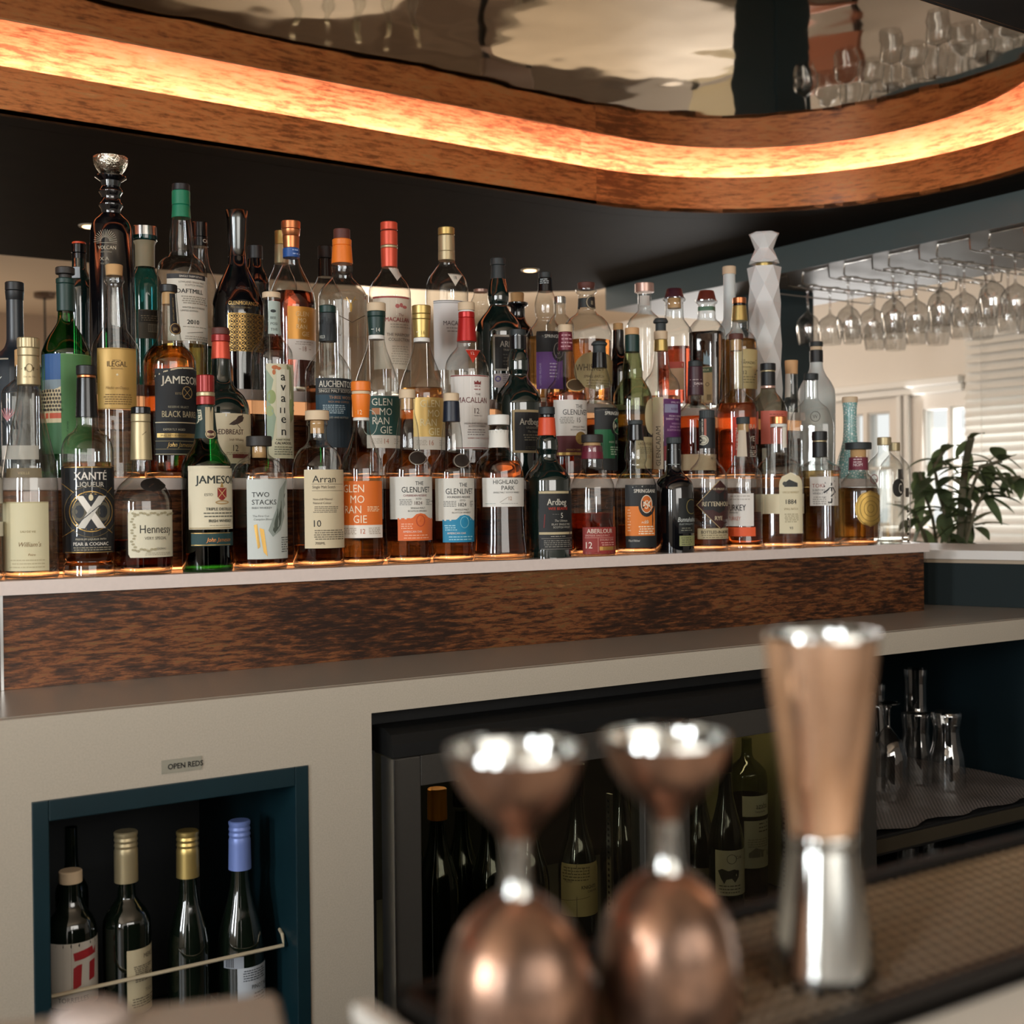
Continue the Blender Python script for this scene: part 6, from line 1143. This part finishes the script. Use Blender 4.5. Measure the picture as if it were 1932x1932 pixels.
def copper_used(nm, d0, d1, rg):
    m, nt, out = newmat(nm); N = nt.nodes.new; L = nt.links.new
    tc = N('ShaderNodeTexCoord'); n = N('ShaderNodeTexNoise'); n.inputs['Scale'].default_value = 38; n.inputs['Detail'].default_value = 5; L(tc.outputs['Object'], n.inputs[0])
    r = N('ShaderNodeValToRGB'); e = r.color_ramp.elements; e[0].position = .35; e[0].color = (*d0, 1); e[1].position = .62; e[1].color = (*d1, 1); L(n.outputs[0], r.inputs[0])
    b_ = N('ShaderNodeBsdfPrincipled'); L(r.outputs[0], b_.inputs[0]); b_.inputs['Metallic'].default_value = .9; b_.inputs['Roughness'].default_value = rg; L(b_.outputs[0], out.inputs[0]); return m
COP = copper_used('tarnished_copper', (.10, .062, .045), (.44, .25, .165), .28); COP2 = copper_used('bright_copper', (.68, .40, .24), (.88, .56, .37), .22); JST = pbr('jigger_steel', (.40, .395, .37), .12, metal=1.0)
def jigger(x, w, lb, parts):
    p = atw(x, 1700, w); b = Bot(x, w, MZ, 'jigger', lb, 'jigger', [(parts[0][2][0][0], 30), (None, 30)], 'jiggers on the bar mat')
    for nm, m, pr in parts:
        bm = bmesh.new(); pz = chaikin([(b.z(y) if y is not None else 0.0002, h / b.s) for y, h in pr], 2); inner = nm in ('upper_cup',)
        if inner:
            pin = [(z, max(.001, r - .0012)) for z, r in pz]; lathe(bm, pz, circ(40), False, False); lathe(bm, pin, circ(40), False, True, mi=1)
            lathe(bm, [(pz[0][0] + .0008, pz[0][1]), (pz[0][0] + .0008, pz[0][1] - .0014), (pz[0][0] - .0008, pz[0][1] - .0014), (pz[0][0] - .0010, pz[0][1] + .0004), (pz[0][0] + .0008, pz[0][1])], circ(40), False, False, mi=1)
            bmesh.ops.recalc_face_normals(bm, faces=[f for f in bm.faces if f.material_index == 9]); obj(nm, bm, [m, JST], b.root, 50)
        else: lathe(bm, pz, circ(40), True, True); obj(nm, bm, m, b.root, 50)
    return b
jp = lambda k, dx=0: [('upper_cup', COP, [(1390, 122), (1405, 119), (1440, 108), (1475, 88), (1505, 58), (1530, 33), (1545, 27)]), ('collar', JST, [(1543, 27), (1560, 24), (1605, 24), (1630, 28), (1644, 34)]), ('lower_bell', COP, [(1641, 36), (1656, 60), (1682, 89), (1716, 113), (1760, 128), (1812, 134), (None, 135)])]
jigger(1258, .338, 'bell-shaped copper jigger standing in the middle of the three', jp(1))
q = []
for nm, m, pr in jp(1): q.append((nm, m, [((1412 + (y - 1390) * 1.09) if y is not None else None, h * 1.06) for y, h in pr]))
jigger(975, .345, 'bell-shaped copper jigger, leftmost and nearest of the three', q)
jigger(1551, .330, 'tall slim copper and steel jigger, right of the two bell-shaped ones', [('upper_cup', COP2, [(1196, 108), (1215, 106), (1300, 98), (1420, 83), (1540, 66), (1568, 62)]), ('collar', JST, [(1566, 63), (1572, 67), (1588, 67), (1594, 63)]), ('lower_cone', JST, [(1592, 62), (1640, 70), (1720, 84), (1800, 97), (1822, 101), (None, 102)])])

# lid with a round knob left of the near bar
ld = thing('ice_well_lid', 'pale blurred lid with a round knob in the bottom left corner', 'lid', (.1, .46, NZ))
Av, Bv = atz(-60, 1932, NZ), atz(524, 1869, NZ); dv = (Bv - Av).normalized(); nv = Vector((dv.y, -dv.x, 0)); nv = nv if nv.y < 0 else -nv
bm = bmesh.new(); c4 = [Av, Bv, Bv + nv * .14, Av + nv * .14]; v0 = [bm.verts.new((p.x, p.y, NZ - .03)) for p in c4]; v1 = [bm.verts.new((p.x, p.y, NZ)) for p in c4]
for i in range(4): bm.faces.new([v0[i], v0[(i + 1) % 4], v1[(i + 1) % 4], v1[i]])
bm.faces.new(v0[::-1]); bm.faces.new(v1); bmesh.ops.recalc_face_normals(bm, faces=bm.faces); bmesh.ops.bevel(bm, geom=bm.edges[:], offset=.002, segments=2, affect='EDGES')
par(obj('lid_panel', bm, pbr('worn_lid', (.30, .255, .21), .4)), ld)
kp = atz(172, 1925, NZ); bm = bmesh.new(); lathe(bm, [(.006, .004), (.0055, .009), (.003, .013), (.001, .0135), (.0002, .011)], circ(24), off=(kp.x, kp.y, NZ)); par(obj('knob', bm, pbr('pale_knob', (.40, .33, .30), .45), None, 50), ld)
bm = bmesh.new(); box(bm, -.3, .16, .34, .42, 0, NZ - .0305); par(obj('lid_support', bm, DARKIN), ld)

# ================================================================== PLANT, BLIND, DINING ROOM
pl = thing('potted_plant', 'large-leaved potted plant on the floor beyond the right end of the bar', 'plant', (0, 0, 0))
pp = atw(1790, 1000, 2.75); PX, PY = pp.x, pp.y; pl.location = (PX, PY, 0); sP = F / (pp - EYE).dot(FW)
bm = bmesh.new(); lathe(bm, [(.62, .15), (.62, .17), (.58, .17), (.0, .12)], circ(28)); obj('pot', bm, pbr('grey_pot', (.2, .2, .19), .6), pl, 40)
rt3, up3 = Vector((RT.x, RT.y, 0)).normalized(), Vector((0, 0, 1)); fw3 = Vector((FW.x, FW.y, 0)).normalized()
LEAF = pbr('leaf_green', (.17, .23, .13), .38, noise=(14, .5)); STEM = pbr('stem_brown', (.22, .20, .13), .6)
rnd = random.Random(11); nodes = []
base = Vector((0, 0, .62)); stems = []
def P2(x, y, dz=0.0):   # a point at the plant's distance
    d = ray(x, y); t = (Vector((PX, PY, 0)).length + dz) / Vector((d.x, d.y, 0)).length; q = EYE + d * t; return Vector((q.x - PX, q.y - PY, q.z))
stemspec = [[(1800, 1075), (1812, 1000), (1815, 930), (1822, 870), (1832, 826)], [(1800, 1075), (1790, 1010), (1775, 940), (1762, 880), (1790, 838)], [(1800, 1075), (1840, 960), (1870, 905), (1925, 900)], [(1795, 1075), (1760, 980), (1742, 920), (1735, 890)], [(1805, 1075), (1830, 930), (1850, 880), (1890, 870)], [(1800, 1075), (1745, 1010), (1722, 960)], [(1805, 1075), (1835, 1000), (1828, 950)]]
bm = bmesh.new()
for k, sp in enumerate(stemspec):
    pts = [P2(x, y, rnd.uniform(-.10, .10) if i else 0) for i, (x, y) in enumerate(sp)]; pts[0] = Vector((rnd.uniform(-.04, .04), rnd.uniform(-.04, .04), .60)); stems.append(pts); tube(bm, pts, .006 if k else .013, 6)
obj('stems', bm, STEM, pl, 60)
def leaf(bm, p, d, L, W, droop):
    d = d.normalized(); sd = d.cross(up3); sd = sd.normalized() if sd.length > .1 else rt3.copy(); n = 7; prev = None; q = p.copy(); dd = d.copy()
    for i in range(n + 1):
        t = i / n; w = W * math.sin(PI * min(1, t * .93 + .05)) ** .8 * (1 - .25 * t); nrm = sd.cross(dd).normalized()
        row = [bm.verts.new(q - sd * w + nrm * w * .25), bm.verts.new(q), bm.verts.new(q + sd * w + nrm * w * .25)]
        if prev:
            bm.faces.new([prev[0], prev[1], row[1], row[0]]); bm.faces.new([prev[1], prev[2], row[2], row[1]])
        prev = row; dd = (dd - up3 * droop / n).normalized(); q = q + dd * (L / n)
bm = bmesh.new(); cnt = 0
for sp in stems:
    for a, b_ in zip(sp[:-1], sp[1:]):
        for k in range(6):
            t = rnd.random(); p = a.lerp(b_, t)
            if p.z < .98: continue
            an = rnd.uniform(0, 2 * PI); d = Vector((math.cos(an), math.sin(an), rnd.uniform(-.5, .7))); leaf(bm, p, d, rnd.uniform(.08, .15), rnd.uniform(.018, .032), rnd.uniform(.4, 1.4)); cnt += 1
for x, y, x2, y2, W in ((1858, 878, 1900, 850, .014), (1885, 855, 1930, 890, .013), (1845, 880, 1862, 932, .02), (1878, 880, 1905, 940, .016), (1850, 925, 1890, 985, .024), (1860, 935, 1912, 968, .026), (1815, 985, 1830, 1030, .03), (1765, 905, 1790, 985, .02), (1740, 930, 1730, 1000, .024), (1800, 960, 1805, 990, .012), (1830, 905, 1850, 890, .02), (1812, 940, 1775, 960, .022), (1770, 990, 1790, 1040, .03), (1745, 980, 1725, 1030, .026), (1820, 1000, 1790, 1050, .028), (1800, 900, 1770, 920, .022), (1780, 880, 1750, 900, .018)):
    p, q_ = P2(x, y, rnd.uniform(-.08, .08)), P2(x2, y2, rnd.uniform(-.08, .08)); leaf(bm, p, q_ - p + up3 * .02, (q_ - p).length * 1.05, W, .35)
me = bpy.data.meshes.new('leaves'); bm.to_mesh(me); bm.free(); me.polygons.foreach_set('use_smooth', [True] * len(me.polygons)); lm = LEAF.node_tree; pb = [n_ for n_ in lm.nodes if n_.type == 'BSDF_PRINCIPLED'][0]; tl = lm.nodes.new('ShaderNodeBsdfTranslucent'); tl.inputs[0].default_value = (.22, .30, .13, 1); mxs = lm.nodes.new('ShaderNodeMixShader'); mxs.inputs[0].default_value = .45
lm.links.new(pb.outputs[0], mxs.inputs[1]); lm.links.new(tl.outputs[0], mxs.inputs[2]); lm.links.new(mxs.outputs[0], lm.nodes['Material Output'].inputs[0]); link('leaves', me, LEAF, pl)

# sprig of greenery and venetian blind
bl = thing('window_blind', 'pale horizontal slatted blind beside the bright windows on the right', 'blind', (6.38, 4.2, .6))
bw0, bw1 = 2.9, right_w(1822) * 6.36 / 6.5
zt = EYE.z + (938 - 640) / (F / (Vector((6.36, bw1, EYE.z)) - EYE).dot(FW)); n = int((zt - .62) / .052)
bm = bmesh.new()
for k in range(n):
    z = zt - .03 - k * .052; v = [bm.verts.new(p) for p in ((6.345, bw0, z - .020), (6.345, bw1, z - .020), (6.375, bw1, z + .040), (6.375, bw0, z + .040))]; bm.faces.new(v)
    v = [bm.verts.new(p) for p in ((6.347, bw0, z - .021), (6.347, bw1, z - .021), (6.377, bw1, z + .039), (6.377, bw0, z + .039))]; bm.faces.new(v[::-1])
o = par(obj('slats', bm, WHITEP), bl)
bm = bmesh.new(); box(bm, 6.34, 6.39, bw0, bw1, zt - .01, zt + .03, .003); par(obj('head_rail', bm, WHITEP), bl)
bm = bmesh.new()
for w_ in (bw0 + .2, (bw0 + bw1) / 2, bw1 - .12): tube(bm, [(6.341, w_, .62), (6.341, w_, zt)], .002, 6)
par(obj('ladder_cord', bm, WHITEP), bl)

def rounded(x0, x1, y0, y1, r, n=6):
    P = []
    for cx_, cy_, a0 in ((x1 - r, y1 - r, 0), (x0 + r, y1 - r, 90), (x0 + r, y0 + r, 180), (x1 - r, y0 + r, 270)):
        for k in range(n + 1): a = math.radians(a0 + 90 * k / n); P.append((cx_ + r * math.cos(a), cy_ + r * math.sin(a)))
    return P
def table(x0, x1, y0, y1, lb, z=.75):
    t_ = thing('dining_table', lb, 'table', ((x0 + x1) / 2, (y0 + y1) / 2, 0))
    me = fill2d(rounded(x0, x1, y0, y1, .28), [], z - .035, z); par(link('tabletop', me, OAK), t_)
    for a in (x0 + .2, x1 - .2):
        for b_ in (y0 + .2, y1 - .2): par(bxo('leg', (a - .03, a + .03, b_ - .03, b_ + .03, 0, z - .0355), OAK), t_)
    return t_
table(3.75, 5.05, 4.75, 5.95, 'pale oak dining table with rounded corners seen mirrored in the ceiling panel')
table(1.9, 3.1, 5.0, 6.1, 'pale oak table left of the other, beyond the bottle shelves')
TR = thing('serving_tray', 'round pale tray on the left dining table mirrored in the ceiling', 'tray', (2.75, 5.35, .7505))
bm = bmesh.new(); lathe(bm, [(.014, .2), (.014, .205), (.0, .19)], circ(36)); obj('tray_disc', bm, pbr('tray_cream', (.66, .58, .45), .4), TR, 40)
for k, x in enumerate((567, 617, 668, 718, 762)):
    yv = (22, 38, 46, 50, 60)[k]; u_, v_ = 2.45 + k * .13, 5.42 - k * .05
    b = thing('glass_carafe', 'slim glass carafe mirrored in the ceiling, %s of the five in the row' % ('leftmost', 'second from left', 'middle', 'second from right', 'rightmost')[k], 'carafe', (u_, v_, .7655 if math.hypot(u_ - 2.75, v_ - 5.35) < .2 else .7505), 'carafes on the far table')
    bm = bmesh.new(); lathe(bm, chaikin([(.30, .014), (.20, .016), (.15, .03), (.06, .034), (0, .032)], 1), circ(20), False, True); obj('carafe_body', bm, G['clear'], b, 40)
    bm = bmesh.new(); lathe(bm, [(.325, .012), (.296, .012)], circ(16)); obj('stopper', bm, capm('pgold'), b, 40)
def chair(x, y, rz, lb, mat):
    t_ = thing('dining_chair', lb, 'chair', (x, y, 0)); t_.rotation_euler.z = rz
    bm = bmesh.new(); box(bm, -.22, .22, -.22, .22, .43, .48, .02); obj('seat', bm, mat, t_)
    bm = bmesh.new(); box(bm, -.21, .21, .20, .235, .55, .88, .015); obj('backrest', bm, mat, t_)
    for a in (-.19, .19):
        for b_ in (-.19, .2): 
            bm = bmesh.new(); box(bm, a - .015, a + .015, b_ - .015, b_ + .015, 0, .56 if b_ > 0 else .431); obj('leg', bm, BLK, t_)
CH = pbr('rust_leather', (.42, .17, .10), .5)
chair(5.45, 5.1, -1.57, 'rust leather dining chair right of the oak table mirrored in the ceiling', CH)
chair(5.5, 6.1, -1.4, 'cream dining chair behind the rust one, mirrored in the ceiling', pbr('cream_leather', (.7, .62, .45), .5))
chair(4.4, 6.35, .1, 'brown dining chair on the far side of the oak table', pbr('brown_leather', (.2, .13, .09), .5))
